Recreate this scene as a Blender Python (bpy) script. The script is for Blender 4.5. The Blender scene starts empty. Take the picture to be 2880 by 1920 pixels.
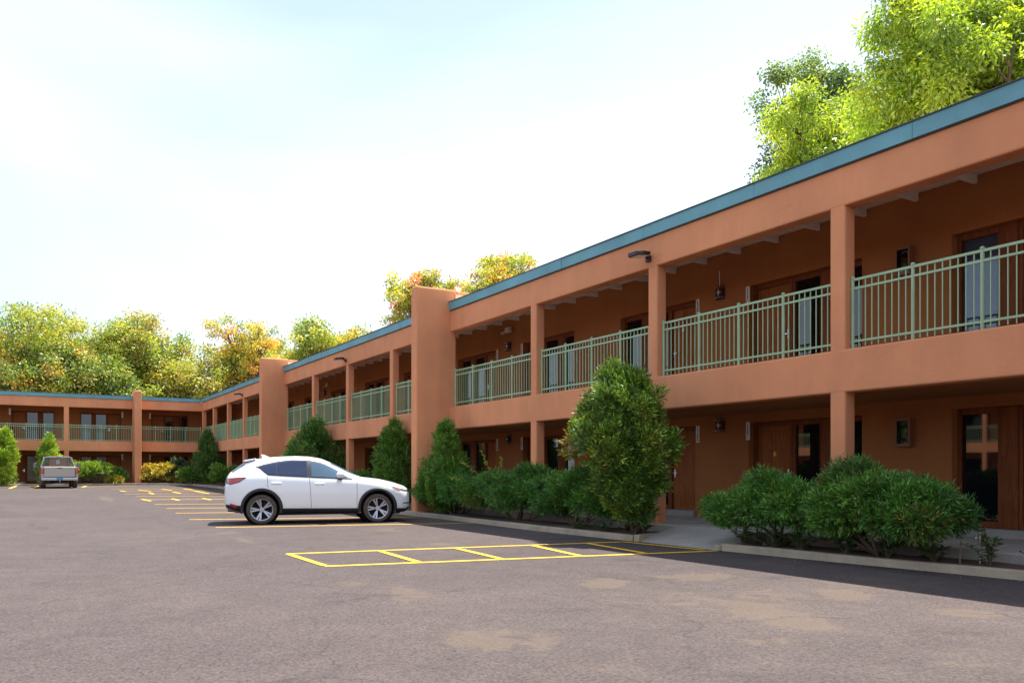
import bpy, bmesh, math, random
import numpy as np
from mathutils import Vector, Matrix
R = math.radians
random.seed(7)
S = bpy.context.scene
COL = S.collection

# ------------------------------------------------------------------ camera, sky, sun, exposure
FPX, UC, VC, HOR, TH, CH = 2346.0, 1440.0, 960.0, 1322.5, R(30.65), 1.262
cam = bpy.data.cameras.new('camera'); camo = bpy.data.objects.new('camera', cam); COL.objects.link(camo)
camo.location = (0, 0, CH); camo.rotation_euler = (math.pi/2, 0, -TH)
cam.sensor_width = 36; cam.lens = FPX/2880*36; cam.shift_y = (HOR-VC)/2880
cam.clip_start = .1; cam.clip_end = 2000
S.camera = camo

SUN = Vector((.42, .126, 1)).normalized()
sun = bpy.data.lights.new('sun', 'SUN'); suno = bpy.data.objects.new('sun', sun); COL.objects.link(suno)
suno.rotation_euler = SUN.to_track_quat('Z', 'Y').to_euler(); suno.location = (20, 10, 40)
sun.energy = 5.0; sun.angle = R(.5); sun.color = (1, .93, .83)

world = bpy.data.worlds.new('World'); S.world = world; world.use_nodes = True
wn = world.node_tree.nodes; wl = world.node_tree.links
sky = wn.new('ShaderNodeTexSky'); sky.sky_type = 'NISHITA'; sky.sun_disc = False
sky.sun_elevation = math.asin(SUN.z); sky.sun_rotation = math.atan2(SUN.x, SUN.y)
sky.air_density = 1.0; sky.dust_density = .6; sky.ozone_density = 1.0
wtc = wn.new('ShaderNodeTexCoord'); wmap = wn.new('ShaderNodeMapping'); wmap.inputs['Scale'].default_value = (1.1, 1.1, 3.2)
wmap.inputs['Location'].default_value = (5, 5, 2)
wno = wn.new('ShaderNodeTexNoise'); wno.inputs['Scale'].default_value = 1.1; wno.inputs['Detail'].default_value = 4; wno.inputs['Roughness'].default_value = .42
wno.inputs['Distortion'].default_value = .4
wra = wn.new('ShaderNodeValToRGB'); wra.color_ramp.elements[0].position = .34; wra.color_ramp.elements[1].position = .60
wra.color_ramp.elements[0].color = (.40, .40, .40, 1)
wmi = wn.new('ShaderNodeMixRGB'); wmi.inputs[2].default_value = (5.3, 6.1, 7.2, 1)
bg = wn['Background']; bg.inputs['Strength'].default_value = .088
wl.new(wtc.outputs['Generated'], wmap.inputs['Vector']); wl.new(wmap.outputs[0], wno.inputs['Vector'])
wl.new(wno.outputs['Fac'], wra.inputs[0]); wl.new(wra.outputs[0], wmi.inputs[0]); wl.new(sky.outputs[0], wmi.inputs[1])
wl.new(wmi.outputs[0], bg.inputs['Color'])

S.view_settings.view_transform = 'Standard'; S.view_settings.look = 'None'
S.view_settings.gamma = 1; S.view_settings.use_curve_mapping = False
S.view_settings.exposure = 1.36
S.render.engine = 'CYCLES'
S.render.resolution_x = 1024; S.render.resolution_y = 682

# ------------------------------------------------------------------ levels and pixel helpers
FX, WX, WY, WWY = 10.6, 12.85, 58.6, 60.85          # facade plane, back wall plane, far wing facade and wall
Z_WALK, Z_SOF, Z_FLR, Z_RAIL, Z_BEAM, Z_BLUE, Z_TOP, Z_DECK = .24, 2.43, 3.07, 4.14, 5.21, 5.805, 6.035, 5.86
c_, s_ = math.cos(TH), math.sin(TH)

def az(u): return TH + math.atan((u-UC)/FPX)
def yat(u, X=FX): return X/math.tan(az(u))
def xat(u, Y): return Y*math.tan(az(u))
def gz(y):
    if y < 22: return 0.0
    if y < 50: return .31*(y-22)/28
    if y < 58: return .31+.05*(y-50)/8
    return .36
def gnd(u, v):
    z = 0.0
    for _ in range(12):
        d = FPX*(CH-z)/(v-HOR); x = (u-UC)/FPX*d
        p = (x*c_+d*s_, d*c_-x*s_); z = gz(p[1])
    return Vector((p[0], p[1], z))
def ppx(X, Y): return FPX/(X*s_+Y*c_)                # photo pixels per metre at a ground place
def pix(X, Y, Z=0):
    d = X*s_+Y*c_; x = X*c_-Y*s_
    return UC+FPX*x/d, HOR-FPX*(Z-CH)/d

# ------------------------------------------------------------------ materials
def nodes(name):
    m = bpy.data.materials.new(name); m.use_nodes = True
    nt = m.node_tree; return m, nt.nodes, nt.links, nt.nodes['Principled BSDF']
def ramp(n, stops):
    r = n.new('ShaderNodeValToRGB'); e = r.color_ramp.elements
    while len(e) < len(stops): e.new(.5)
    for i, (p, c) in enumerate(stops):
        e[i].position = p; e[i].color = (c[0], c[1], c[2], 1) if hasattr(c, '__len__') else (c, c, c, 1)
    return r
def noise(n, l, scale, detail=3, rough=.5, vec=None, dist=0):
    t = n.new('ShaderNodeTexNoise'); t.inputs['Scale'].default_value = scale; t.inputs['Detail'].default_value = detail
    t.inputs['Roughness'].default_value = rough; t.inputs['Distortion'].default_value = dist
    if vec is not None: l.new(vec, t.inputs['Vector'])
    return t
def bump(n, l, b, src, strength, dist=.01):
    bp = n.new('ShaderNodeBump'); bp.inputs['Strength'].default_value = strength; bp.inputs['Distance'].default_value = dist
    l.new(src, bp.inputs['Height']); l.new(bp.outputs[0], b.inputs['Normal']); return bp
def mixc(n, l, fac, a, b, mode='MIX'):
    m = n.new('ShaderNodeMixRGB'); m.blend_type = mode
    for i, x in ((0, fac), (1, a), (2, b)):
        if hasattr(x, 'links'): l.new(x, m.inputs[i])
        elif hasattr(x, '__len__'): m.inputs[i].default_value = (x[0], x[1], x[2], 1)
        else: m.inputs[i].default_value = x
    return m.outputs[0]
def geo(n):
    g = n.new('ShaderNodeNewGeometry'); return g.outputs['Position']
def plain(name, col, rough=.5, metal=0, spec=.5, var=.0, scale=8, coat=0):
    m, n, l, b = nodes(name)
    b.inputs['Roughness'].default_value = rough; b.inputs['Metallic'].default_value = metal
    b.inputs['Specular IOR Level'].default_value = spec; b.inputs['Coat Weight'].default_value = coat
    b.inputs['Coat Roughness'].default_value = .05
    if var:
        t = noise(n, l, scale, 4, .6, geo(n))
        d = tuple(c*(1-var) for c in col); e = tuple(min(1, c*(1+var)) for c in col)
        r = ramp(n, [(.3, d), (.7, e)]); l.new(t.outputs['Fac'], r.inputs[0]); l.new(r.outputs[0], b.inputs['Base Color'])
    else: b.inputs['Base Color'].default_value = (*col, 1)
    return m
M = {}
def stucco(name, col):
    m, n, l, b = nodes(name); P = geo(n)
    a = noise(n, l, .7, 5, .6, P); r = ramp(n, [(.25, tuple(c*.86 for c in col)), (.75, tuple(c*1.1 for c in col))]); l.new(a.outputs['Fac'], r.inputs[0])
    mp = n.new('ShaderNodeMapping'); mp.inputs['Scale'].default_value = (2.2, 2.2, .3); l.new(P, mp.inputs['Vector'])
    st = noise(n, l, 1.0, 4, .6, mp.outputs[0]); r2 = ramp(n, [(.3, .88), (.6, 1.0)]); l.new(st.outputs['Fac'], r2.inputs[0])
    c = mixc(n, l, .7, r.outputs[0], r2.outputs[0], 'MULTIPLY')
    sp = noise(n, l, 2.6, 6, .7, P, .8); r3 = ramp(n, [(.66, 0), (.78, 1)]); l.new(sp.outputs['Fac'], r3.inputs[0])
    f = n.new('ShaderNodeMath'); f.operation = 'MULTIPLY'; f.inputs[1].default_value = .35; l.new(r3.outputs[0], f.inputs[0])
    c = mixc(n, l, f.outputs[0], c, tuple(min(1, x*1.35) for x in col))
    wv = noise(n, l, 1.3, 4, .6, P); vm = n.new('ShaderNodeVectorMath'); vm.operation = 'MULTIPLY_ADD'; vm.inputs[1].default_value = (.7, .7, .7); l.new(wv.outputs['Color'], vm.inputs[0]); l.new(P, vm.inputs[2])
    cr = n.new('ShaderNodeTexVoronoi'); cr.feature = 'DISTANCE_TO_EDGE'; cr.inputs['Scale'].default_value = .45; l.new(vm.outputs[0], cr.inputs['Vector'])
    r5 = ramp(n, [(.0, 1), (.002, .7), (.004, 0)]); l.new(cr.outputs['Distance'], r5.inputs[0])
    br = noise(n, l, .6, 3, .5, P); r6 = ramp(n, [(.52, 0), (.64, .2)]); l.new(br.outputs['Fac'], r6.inputs[0])
    cf = n.new('ShaderNodeMath'); cf.operation = 'MULTIPLY'; l.new(r5.outputs[0], cf.inputs[0]); l.new(r6.outputs[0], cf.inputs[1])
    c = mixc(n, l, cf.outputs[0], c, tuple(x*.4 for x in col))
    l.new(c, b.inputs['Base Color']); b.inputs['Roughness'].default_value = .92; b.inputs['Specular IOR Level'].default_value = .2
    fb = noise(n, l, 30, 6, .7, P); fc = noise(n, l, 3.5, 4, .6, P); hh = mixc(n, l, .45, fb.outputs['Fac'], fc.outputs['Fac']); bump(n, l, b, hh, .5, .02)
    return m
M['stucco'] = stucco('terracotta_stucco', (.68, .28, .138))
M['stucco_in'] = stucco('ochre_recess_shade_stucco', (.36, .135, .045))  # ochre-brown wall colour, darkened further to carry the recess shade
M['blue'] = plain('blue_fascia_paint', (.12, .30, .345), .55, var=.16, scale=1.2)
M['drip'] = plain('drip_edge_metal', (.05, .055, .05), .5)
M['roof'] = plain('cream_roof_membrane', (.70, .58, .40), .8, var=.1, scale=2)
M['deck'] = plain('grey_metal_deck', (.80, .78, .74), .5, var=.08, scale=3)
M['rail'] = plain('sage_green_paint', (.30, .43, .25), .42, var=.08, scale=3)
M['wood'] = None
def wood(name, c0, c1):
    m, n, l, b = nodes(name); P = geo(n)
    mp = n.new('ShaderNodeMapping'); mp.inputs['Scale'].default_value = (14, 14, 1.2); l.new(P, mp.inputs['Vector'])
    t = noise(n, l, 1.4, 6, .6, mp.outputs[0], 1.2); r = ramp(n, [(.3, c0), (.7, c1)]); l.new(t.outputs['Fac'], r.inputs[0])
    l.new(r.outputs[0], b.inputs['Base Color']); b.inputs['Roughness'].default_value = .6; b.inputs['Specular IOR Level'].default_value = .18
    bump(n, l, b, t.outputs['Fac'], .15, .004)
    return m
M['wood'] = wood('reddish_stained_wood', (.13, .034, .010), (.25, .072, .020))
M['door'] = wood('panel_door_wood', (.20, .055, .014), (.38, .12, .028))
M['glass'] = plain('dark_window_glass', (.006, .007, .009), .02, spec=.9)
M['curtain'] = plain('window_with_drawn_curtain', (.17, .125, .05), .25, spec=.6, var=.35, scale=3)
M['blindglass'] = None
M['chrome'] = plain('brushed_metal', (.6, .6, .62), .25, 1)
M['white'] = plain('white_board', (.80, .78, .74), .5)
M['black'] = plain('black_paint', (.01, .01, .01), .4)
M['sconce'] = plain('dark_copper', (.035, .012, .009), .5, .3)
M['pale'] = plain('pale_star_inlay', (.62, .50, .42), .5)
M['lampdark'] = plain('bronze_lamp_housing', (.04, .03, .028), .45, .5)
M['offwhite'] = plain('beige_plastic', (.62, .52, .38), .45)
M['lens'] = plain('lamp_lens', (.85, .8, .75), .15)
M['cab'] = plain('cabinet_brown', (.22, .085, .045), .5)
M['cabglass'] = plain('cabinet_window', (.10, .095, .12), .08, spec=.8)
M['red'] = plain('red_extinguisher', (.35, .02, .015), .3)
M['yellow_lab'] = plain('yellow_label', (.65, .38, .02), .5)
def concrete(name, col, var=.2):
    m, n, l, b = nodes(name); P = geo(n)
    a = noise(n, l, 1.6, 6, .65, P); r = ramp(n, [(.25, tuple(c*(1-var) for c in col)), (.75, tuple(c*(1+var) for c in col))]); l.new(a.outputs['Fac'], r.inputs[0])
    g = noise(n, l, 60, 3, .6, P); r2 = ramp(n, [(.3, .8), (.7, 1.1)]); l.new(g.outputs['Fac'], r2.inputs[0])
    l.new(mixc(n, l, .6, r.outputs[0], r2.outputs[0], 'MULTIPLY'), b.inputs['Base Color']); b.inputs['Roughness'].default_value = .9
    bump(n, l, b, g.outputs['Fac'], .3, .004)
    return m
M['conc'] = concrete('grey_concrete', (.33, .31, .28))
M['kerb'] = concrete('pale_kerb_concrete', (.36, .295, .215), .3)
M['soil'] = concrete('dark_planter_soil', (.075, .045, .03), .45)
M['yellow'] = None
def paint():
    m, n, l, b = nodes('yellow_road_paint'); P = geo(n)
    a = noise(n, l, 9, 6, .7, P); r = ramp(n, [(.33, (.24, .16, .07)), (.40, (.68, .38, .012)), (.75, (.80, .47, .015))]); l.new(a.outputs['Fac'], r.inputs[0])
    l.new(r.outputs[0], b.inputs['Base Color']); b.inputs['Roughness'].default_value = .8
    g = noise(n, l, 90, 3, .6, P); bump(n, l, b, g.outputs['Fac'], .3, .004)
    return m
M['yellow'] = paint()
def asphalt():
    m, n, l, b = nodes('worn_asphalt'); P = geo(n)
    big = noise(n, l, .16, 6, .6, P); r = ramp(n, [(.3, (.055, .043, .043)), (.7, (.079, .061, .058))]); l.new(big.outputs['Fac'], r.inputs[0])
    mid = noise(n, l, 1.7, 6, .7, P, .6); r1 = ramp(n, [(.3, .82), (.7, 1.12)]); l.new(mid.outputs['Fac'], r1.inputs[0])
    c = mixc(n, l, 1, r.outputs[0], r1.outputs[0], 'MULTIPLY')
    ag = n.new('ShaderNodeTexVoronoi'); ag.inputs['Scale'].default_value = 60; l.new(P, ag.inputs['Vector'])
    r2 = ramp(n, [(.0, .5), (.5, 1.0), (1, 1.5)]); l.new(ag.outputs['Color'], r2.inputs[0])
    c = mixc(n, l, .8, c, r2.outputs[0], 'MULTIPLY')
    pit = noise(n, l, 34, 3, .6, P); r3 = ramp(n, [(.56, 1), (.68, .25)]); l.new(pit.outputs['Fac'], r3.inputs[0])
    c = mixc(n, l, .75, c, r3.outputs[0], 'MULTIPLY')
    oil = noise(n, l, .75, 6, .6, P, .6); r7 = ramp(n, [(.60, 1), (.70, .72)]); l.new(oil.outputs['Fac'], r7.inputs[0])
    c = mixc(n, l, .9, c, r7.outputs[0], 'MULTIPLY')
    # sand lying in the worn hollows
    at = n.new('ShaderNodeAttribute'); at.attribute_name = 'sand'
    sn = noise(n, l, 2.2, 9, .75, P, 1.2)
    ad = n.new('ShaderNodeMath'); ad.operation = 'MULTIPLY_ADD'; ad.inputs[1].default_value = 1.25; l.new(sn.outputs['Fac'], ad.inputs[0]); l.new(at.outputs['Fac'], ad.inputs[2])
    r4 = ramp(n, [(.80, 0), (.90, .12), (.965, .2), (.995, .46)]); l.new(ad.outputs[0], r4.inputs[0])
    c = mixc(n, l, r4.outputs[0], c, (.112, .084, .060))
    # cracks
    wv = noise(n, l, 1.1, 5, .65, P)
    vm = n.new('ShaderNodeVectorMath'); vm.operation = 'MULTIPLY_ADD'; vm.inputs[1].default_value = (.9, .9, .9); l.new(wv.outputs['Color'], vm.inputs[0]); l.new(P, vm.inputs[2])
    cr = n.new('ShaderNodeTexVoronoi'); cr.feature = 'DISTANCE_TO_EDGE'; cr.inputs['Scale'].default_value = .33; l.new(vm.outputs[0], cr.inputs['Vector'])
    r5 = ramp(n, [(.0, 1), (.003, .9), (.007, 0)]); l.new(cr.outputs['Distance'], r5.inputs[0])
    br = noise(n, l, .8, 4, .6, P); r6 = ramp(n, [(.42, 0), (.55, 1)]); l.new(br.outputs['Fac'], r6.inputs[0])
    cf = n.new('ShaderNodeMath'); cf.operation = 'MULTIPLY'; l.new(r5.outputs[0], cf.inputs[0]); l.new(r6.outputs[0], cf.inputs[1])
    cf2 = n.new('ShaderNodeMath'); cf2.operation = 'MULTIPLY'; cf2.inputs[1].default_value = .85; l.new(cf.outputs[0], cf2.inputs[0])
    c = mixc(n, l, cf2.outputs[0], c, (.035, .03, .03))
    l.new(c, b.inputs['Base Color']); b.inputs['Roughness'].default_value = .88; b.inputs['Specular IOR Level'].default_value = .25
    h = mixc(n, l, .5, ag.outputs['Distance'], pit.outputs['Fac']); bump(n, l, b, h, .55, .008)
    return m
M['asphalt'] = asphalt()
def foliage(name, trans=.42, gloss=.06):
    m, n, l, b = nodes(name); n.remove(b); out = n['Material Output']
    at = n.new('ShaderNodeAttribute'); at.attribute_name = 'col'
    d = n.new('ShaderNodeBsdfDiffuse'); t = n.new('ShaderNodeBsdfTranslucent'); g = n.new('ShaderNodeBsdfGlossy'); g.inputs['Roughness'].default_value = .45
    l.new(at.outputs['Color'], d.inputs['Color'])
    tc = mixc(n, l, 1, at.outputs['Color'], (1.25, 1.1, .55), 'MULTIPLY'); l.new(tc, t.inputs['Color'])
    m1 = n.new('ShaderNodeMixShader'); m1.inputs[0].default_value = trans; l.new(d.outputs[0], m1.inputs[1]); l.new(t.outputs[0], m1.inputs[2])
    m2 = n.new('ShaderNodeMixShader'); m2.inputs[0].default_value = gloss; l.new(m1.outputs[0], m2.inputs[1]); l.new(g.outputs[0], m2.inputs[2])
    l.new(m2.outputs[0], out.inputs['Surface'])
    return m
M['leaf'] = foliage('tree_leaf', .55)
M['needle'] = foliage('juniper_foliage', .25, .04)
M['bark'] = concrete('brown_bark', (.11, .075, .05), .4)
M['twig'] = concrete('grey_dead_twig', (.20, .145, .10), .4)
# cars
M['carwhite'] = plain('pearl_white_paint', (.82, .83, .86), .25, coat=1)
M['carblack'] = plain('black_plastic_cladding', (.022, .024, .03), .55)
M['carglass'] = plain('tinted_car_glass', (.014, .024, .07), .03, spec=.6)
M['carglass2'] = plain('clear_car_glass', (.06, .11, .17), .03, spec=.6)
M['tyre'] = plain('dusty_tyre_rubber', (.075, .06, .05), .85, var=.25, scale=12)
M['rim'] = plain('grey_alloy', (.42, .42, .47), .25, .85)
M['wellblack'] = plain('wheel_well_black', (.006, .006, .006), .9)
M['tail'] = plain('red_lamp_lens', (.40, .012, .015), .12, coat=1)
M['amber'] = plain('amber_lens', (.55, .09, .02), .15, coat=1)
M['headl'] = plain('headlamp_lens', (.22, .23, .25), .06, .2, coat=1)
M['seam'] = plain('panel_gap', (.16, .16, .17), .7)
M['truck'] = plain('champagne_silver_paint', (.34, .30, .25), .3, .5, coat=.8)
M['truckglass'] = None
def tglass():
    m, n, l, b = nodes('see_through_glass'); n.remove(b); out = n['Material Output']
    t = n.new('ShaderNodeBsdfTransparent'); t.inputs[0].default_value = (.55, .6, .6, 1)
    g = n.new('ShaderNodeBsdfGlossy'); g.inputs['Roughness'].default_value = .02
    x = n.new('ShaderNodeMixShader'); x.inputs[0].default_value = .045
    l.new(t.outputs[0], x.inputs[1]); l.new(g.outputs[0], x.inputs[2]); l.new(x.outputs[0], out.inputs['Surface']); return m
M['truckglass'] = tglass()
M['slat'] = plain('grey_blue_blind_slat', (.42, .44, .52), .5)
def bpane():
    m, n, l, b = nodes('window_glass_over_blinds'); n.remove(b); out = n['Material Output']
    t = n.new('ShaderNodeBsdfTransparent'); t.inputs[0].default_value = (.75, .8, .85, 1)
    g = n.new('ShaderNodeBsdfGlossy'); g.inputs['Roughness'].default_value = .02
    fr = n.new('ShaderNodeFresnel'); fr.inputs[0].default_value = 1.6
    x = n.new('ShaderNodeMixShader'); l.new(fr.outputs[0], x.inputs[0]); l.new(t.outputs[0], x.inputs[1]); l.new(g.outputs[0], x.inputs[2]); l.new(x.outputs[0], out.inputs['Surface']); return m
M['blindpane'] = bpane()
M['plate'] = plain('blue_number_plate', (.05, .25, .52), .4)
M['interior'] = plain('grey_cab_trim', (.09, .085, .08), .8)

# ------------------------------------------------------------------ object helpers
FR = {}
def tag(o, label=None, cat=None, group=None, kind=None):
    if label: o['label'] = label
    if cat: o['category'] = cat
    if group: o['group'] = group
    if kind: o['kind'] = kind
    return o
def thing(name, label, cat, loc=(0, 0, 0), group=None, rotz=0, local=False, scale=1):
    o = bpy.data.objects.new(name, None); COL.objects.link(o); o.location = loc; o.rotation_euler = (0, 0, rotz)
    o.scale = (scale,)*3; o.empty_display_size = .2
    FR[o] = Vector((0, 0, 0)) if local else Vector(loc)
    return tag(o, label, cat, group)
def link(name, me, mat, parent, loc):
    o = bpy.data.objects.new(name, me); COL.objects.link(o)
    if mat is not None and not me.materials: me.materials.append(mat)
    base = FR[parent] if parent else Vector((0, 0, 0))
    o.parent = parent; o.location = Vector(loc)-base; FR[o] = Vector(loc)
    return o
class MB:
    def __init__(s): s.v = []; s.f = []
    def add(s, v, f):
        k = len(s.v); s.v += [tuple(p) for p in v]; s.f += [tuple(i+k for i in q) for q in f]; return s
    def box(s, a0, a1, b0, b1, z0, z1, T=None):
        P = [(a, b, z) for z in (z0, z1) for (a, b) in ((a0, b0), (a1, b0), (a1, b1), (a0, b1))]
        if T: P = [T(*p) for p in P]
        return s.add(P, [(0, 3, 2, 1), (4, 5, 6, 7), (0, 1, 5, 4), (1, 2, 6, 5), (2, 3, 7, 6), (3, 0, 4, 7)])
    def tube(s, pts, rad, n=6, cap=True):
        pts = [Vector(p) for p in pts]
        rad = [float(r) for r in rad] if hasattr(rad, '__len__') else [float(rad)]*len(pts)
        V = []; F = []
        for i, p in enumerate(pts):
            d = (pts[min(i+1, len(pts)-1)]-pts[max(i-1, 0)])
            d = d.normalized() if d.length > 1e-6 else Vector((0, 0, 1))
            a = d.cross(Vector((0, 0, 1)) if abs(d.z) < .9 else Vector((1, 0, 0))).normalized(); b = d.cross(a)
            V += [p+rad[i]*(math.cos(t)*a+math.sin(t)*b) for t in [2*math.pi*k/n for k in range(n)]]
        for i in range(len(pts)-1):
            for k in range(n):
                F.append((i*n+k, i*n+(k+1) % n, (i+1)*n+(k+1) % n, (i+1)*n+k))
        if cap:
            F.append(tuple(range(n))[::-1]); F.append(tuple((len(pts)-1)*n+k for k in range(n)))
        return s.add(V, F)
    def prism(s, poly, z0, z1, T=None):
        n = len(poly); P = [(x, y, z0) for x, y in poly]+[(x, y, z1) for x, y in poly]
        if T: P = [T(*p) for p in P]
        F = [tuple(range(n))[::-1], tuple(range(n, 2*n))]+[(i, (i+1) % n, n+(i+1) % n, n+i) for i in range(n)]
        return s.add(P, F)
    def lathe(s, prof, n=24, axis='z', c=(0, 0, 0), closed=False):
        V = []; F = []; m = len(prof)
        for k in range(n):
            t = 2*math.pi*k/n
            for r, h in prof:
                p = (r*math.cos(t), r*math.sin(t), h)
                if axis == 'y': p = (p[0], p[2], p[1])
                V.append((p[0]+c[0], p[1]+c[1], p[2]+c[2]))
        for k in range(n):
            for j in range(m-1 if not closed else m):
                a = k*m+j; b2 = ((k+1) % n)*m+j; j2 = (j+1) % m
                F.append((a, k*m+j2, ((k+1) % n)*m+j2, b2))
        return s.add(V, F)
    def mesh(s, name, origin, recalc=True, smooth=False):
        me = bpy.data.meshes.new(name)
        me.from_pydata([(p[0]-origin[0], p[1]-origin[1], p[2]-origin[2]) for p in s.v], [], s.f)
        if recalc:
            bm = bmesh.new(); bm.from_mesh(me); bmesh.ops.recalc_face_normals(bm, faces=bm.faces); bm.to_mesh(me); bm.free()
        if smooth: me.polygons.foreach_set('use_smooth', [True]*len(me.polygons))
        return me
    def build(s, name, mat, parent=None, bevel=0, smooth=False, recalc=True, seg=2):
        A = np.array(s.v); lo = A.min(0); hi = A.max(0)
        o_ = ((lo[0]+hi[0])/2, (lo[1]+hi[1])/2, lo[2])
        o = link(name, s.mesh(name, o_, recalc, smooth), mat, parent, o_)
        if bevel:
            b = o.modifiers.new('bevel', 'BEVEL'); b.width = bevel; b.segments = seg; b.limit_method = 'ANGLE'; b.angle_limit = R(40)
            b.harden_normals = False
        return o
def box(name, mat, parent, a0, a1, b0, b1, z0, z1, T=None, bevel=0):
    return MB().box(a0, a1, b0, b1, z0, z1, T).build(name, mat, parent, bevel)

# ------------------------------------------------------------------ ground
def axis(a, b, fine0, fine1, df, dc):
    r = list(np.arange(a, fine0, dc))+list(np.arange(fine0, fine1, df))+list(np.arange(fine1, b, dc))+[b]
    return np.unique(np.round(np.array(r), 4))
KERB = [(9.98, -30), (9.98, 3), (9.93, 5.24), (9.58, 8.72), (9.52, 9.75), (9.45, 11.6), (9.32, 14.8), (9.45, 18), (9.48, 21.5), (9.45, 26), (9.45, 38), (9.45, 48), (9.2, 54), (8.2, 56.4), (6.9, 57.0), (-14, 57.0)]
def ground():
    xs = axis(-170, 220, -9, 10.5, .11, 8); ys = axis(-60, 330, 1, 24, .11, 6)
    nx, ny = len(xs), len(ys)
    X, Y = np.meshgrid(xs, ys); Zf = np.vectorize(gz)(Y)
    V = np.stack([X.ravel(), Y.ravel(), Zf.ravel()], 1)
    idx = np.arange(nx*ny).reshape(ny, nx)
    Q = np.stack([idx[:-1, :-1].ravel(), idx[:-1, 1:].ravel(), idx[1:, 1:].ravel(), idx[1:, :-1].ravel()], 1)
    me = bpy.data.meshes.new('parking_lot'); fast_mesh(me, V, Q)
    D = np.maximum(V[:, 0]*s_+V[:, 1]*c_, .5); xx = V[:, 0]*c_-V[:, 1]*s_
    U = UC+FPX*xx/D; W = HOR+FPX*CH/D
    sand = np.zeros(len(V))
    def ell(u, v, ru, rv, amp=1., ang=0):
        a = R(ang); du = U-u; dv = W-v
        p = (du*math.cos(a)+dv*math.sin(a))/ru; q = (-du*math.sin(a)+dv*math.cos(a))/rv
        np.maximum(sand, amp*np.clip(1.25-np.sqrt(p*p+q*q), 0, 1), out=sand)
    for e in [(1705, 1640, 88, 17, .72), (2380, 1672, 105, 20, .70, 4), (2170, 1728, 250, 34, .66, 12), (2725, 1724, 115, 15, .7, 4), (1525, 1805, 95, 34, .55), (1370, 1800, 150, 45, .5),
              (2160, 1802, 120, 22, .45), (1960, 1622, 200, 18, .42), (2450, 1640, 300, 40, .32), (2050, 1690, 500, 90, .30), (1150, 1665, 110, 24, .45, 12), (990, 1640, 60, 14, .5), (1120, 1680, 55, 12, .5, 18),
              (690, 1520, 60, 10, .45, 12), (640, 1497, 50, 8, .42), (300, 1412, 26, 6, .6), (1230, 1530, 110, 9, .4), (1090, 1490, 60, 6, .4), (2700, 1850, 200, 60, .25), (1750, 1880, 300, 50, .22)]:
        ell(*e)
    sand[D < 1] = 0
    a = me.attributes.new('sand', 'FLOAT', 'POINT'); a.data.foreach_set('value', sand.astype(np.float32))
    me.materials.append(M['asphalt'])
    o = bpy.data.objects.new('parking_lot', me); COL.objects.link(o); FR[o] = Vector((0, 0, 0))
    return tag(o, kind='structure')
def fast_mesh(me, V, Q):
    n = len(Q); k = Q.shape[1]
    me.vertices.add(len(V)); me.vertices.foreach_set('co', V.astype(np.float32).ravel())
    me.loops.add(n*k); me.loops.foreach_set('vertex_index', Q.astype(np.int32).ravel())
    me.polygons.add(n); me.polygons.foreach_set('loop_start', np.arange(0, n*k, k, dtype=np.int32))
    try: me.polygons.foreach_set('loop_total', np.full(n, k, dtype=np.int32))
    except Exception: pass
    me.update(calc_edges=True); me.validate()
lot = ground()

def stripe(p, q, w=.10, z=.004, name='painted_line'):
    p = Vector(p); q = Vector(q); d = (q-p); L = d.length; d.normalize(); nrm = Vector((-d.y, d.x, 0)).normalized()
    n = max(1, int(L/1.2)); m = MB(); V = []; F = []
    for i in range(n+1):
        c = p+d*(L*i/n); j = (random.random()-.5)*.008
        for sg in (-1, 1):
            e = c+nrm*sg*(w/2+j); V.append((e.x, e.y, gz(e.y)+z))
    for i in range(n): F.append((2*i, 2*i+1, 2*i+3, 2*i+2))
    m.add(V, F)
    o = m.build(name, M['yellow'], lot, recalc=False)
    if o.data.polygons[0].normal.z < 0: o.data.flip_normals()
    return o
# stall lines
L1a, L1b = gnd(605.7, 1482.8), gnd(1343.5, 1470)
ldir = (L1b-L1a); llen = 4.75; ldir.z = 0; ldir.normalize()
stripe(L1a, L1b)
stripe(gnd(531.3, 1460.5), gnd(1186, 1452.8))
for u, v in ((494, 1442.3), (467.3, 1428.9), (435, 1417.9), (399, 1404.5), (381, 1395.2), (350, 1388.5), (339, 1380.4), (312, 1374.5)):
    a = gnd(u, v); stripe(a, a+ldir*(llen+.2*((u*7) % 3)), .11)
# far hatched bays
for (u0, v0, u1, v1) in ((399, 1403.5, 424, 1408.5), (484, 1402, 503, 1407), (570, 1401, 593, 1405.5), (338, 1379.5, 352, 1382), (420, 1385, 432, 1389), (486, 1383, 508, 1387), (545, 1380, 588, 1388), (388, 1377.5, 424, 1381), (455, 1375.5, 483, 1378.5), (515, 1374, 542, 1377.5)):
    stripe(gnd(u0, v0), gnd(u1, v1), .13, .008)
# near hatched walkway
for a, b, z in (((806.8, 1557), (1748.7, 1523.2), .004), ((912.5, 1592), (2016, 1548.5), .004), ((1748.7, 1523.2), (1981, 1547.2), .008),
             ((811, 1558), (915, 1591.2), .008), ((1070, 1550), (1178, 1581), .008), ((1284, 1542), (1412, 1572), .008), ((1497, 1533.5), (1634, 1563.5), .008), ((1650, 1527.5), (1815, 1556), .008)):
    stripe(gnd(*a), gnd(*b), .105, z)
# lines by the far wing
for a, b in (((26.8, 1373), (53, 1364)), ((89, 1373.5), (111, 1365)), ((231, 1369), (383, 1365.2)), ((231, 1369.5), (243, 1366))):
    stripe(gnd(*a), gnd(*b), .14)

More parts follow.
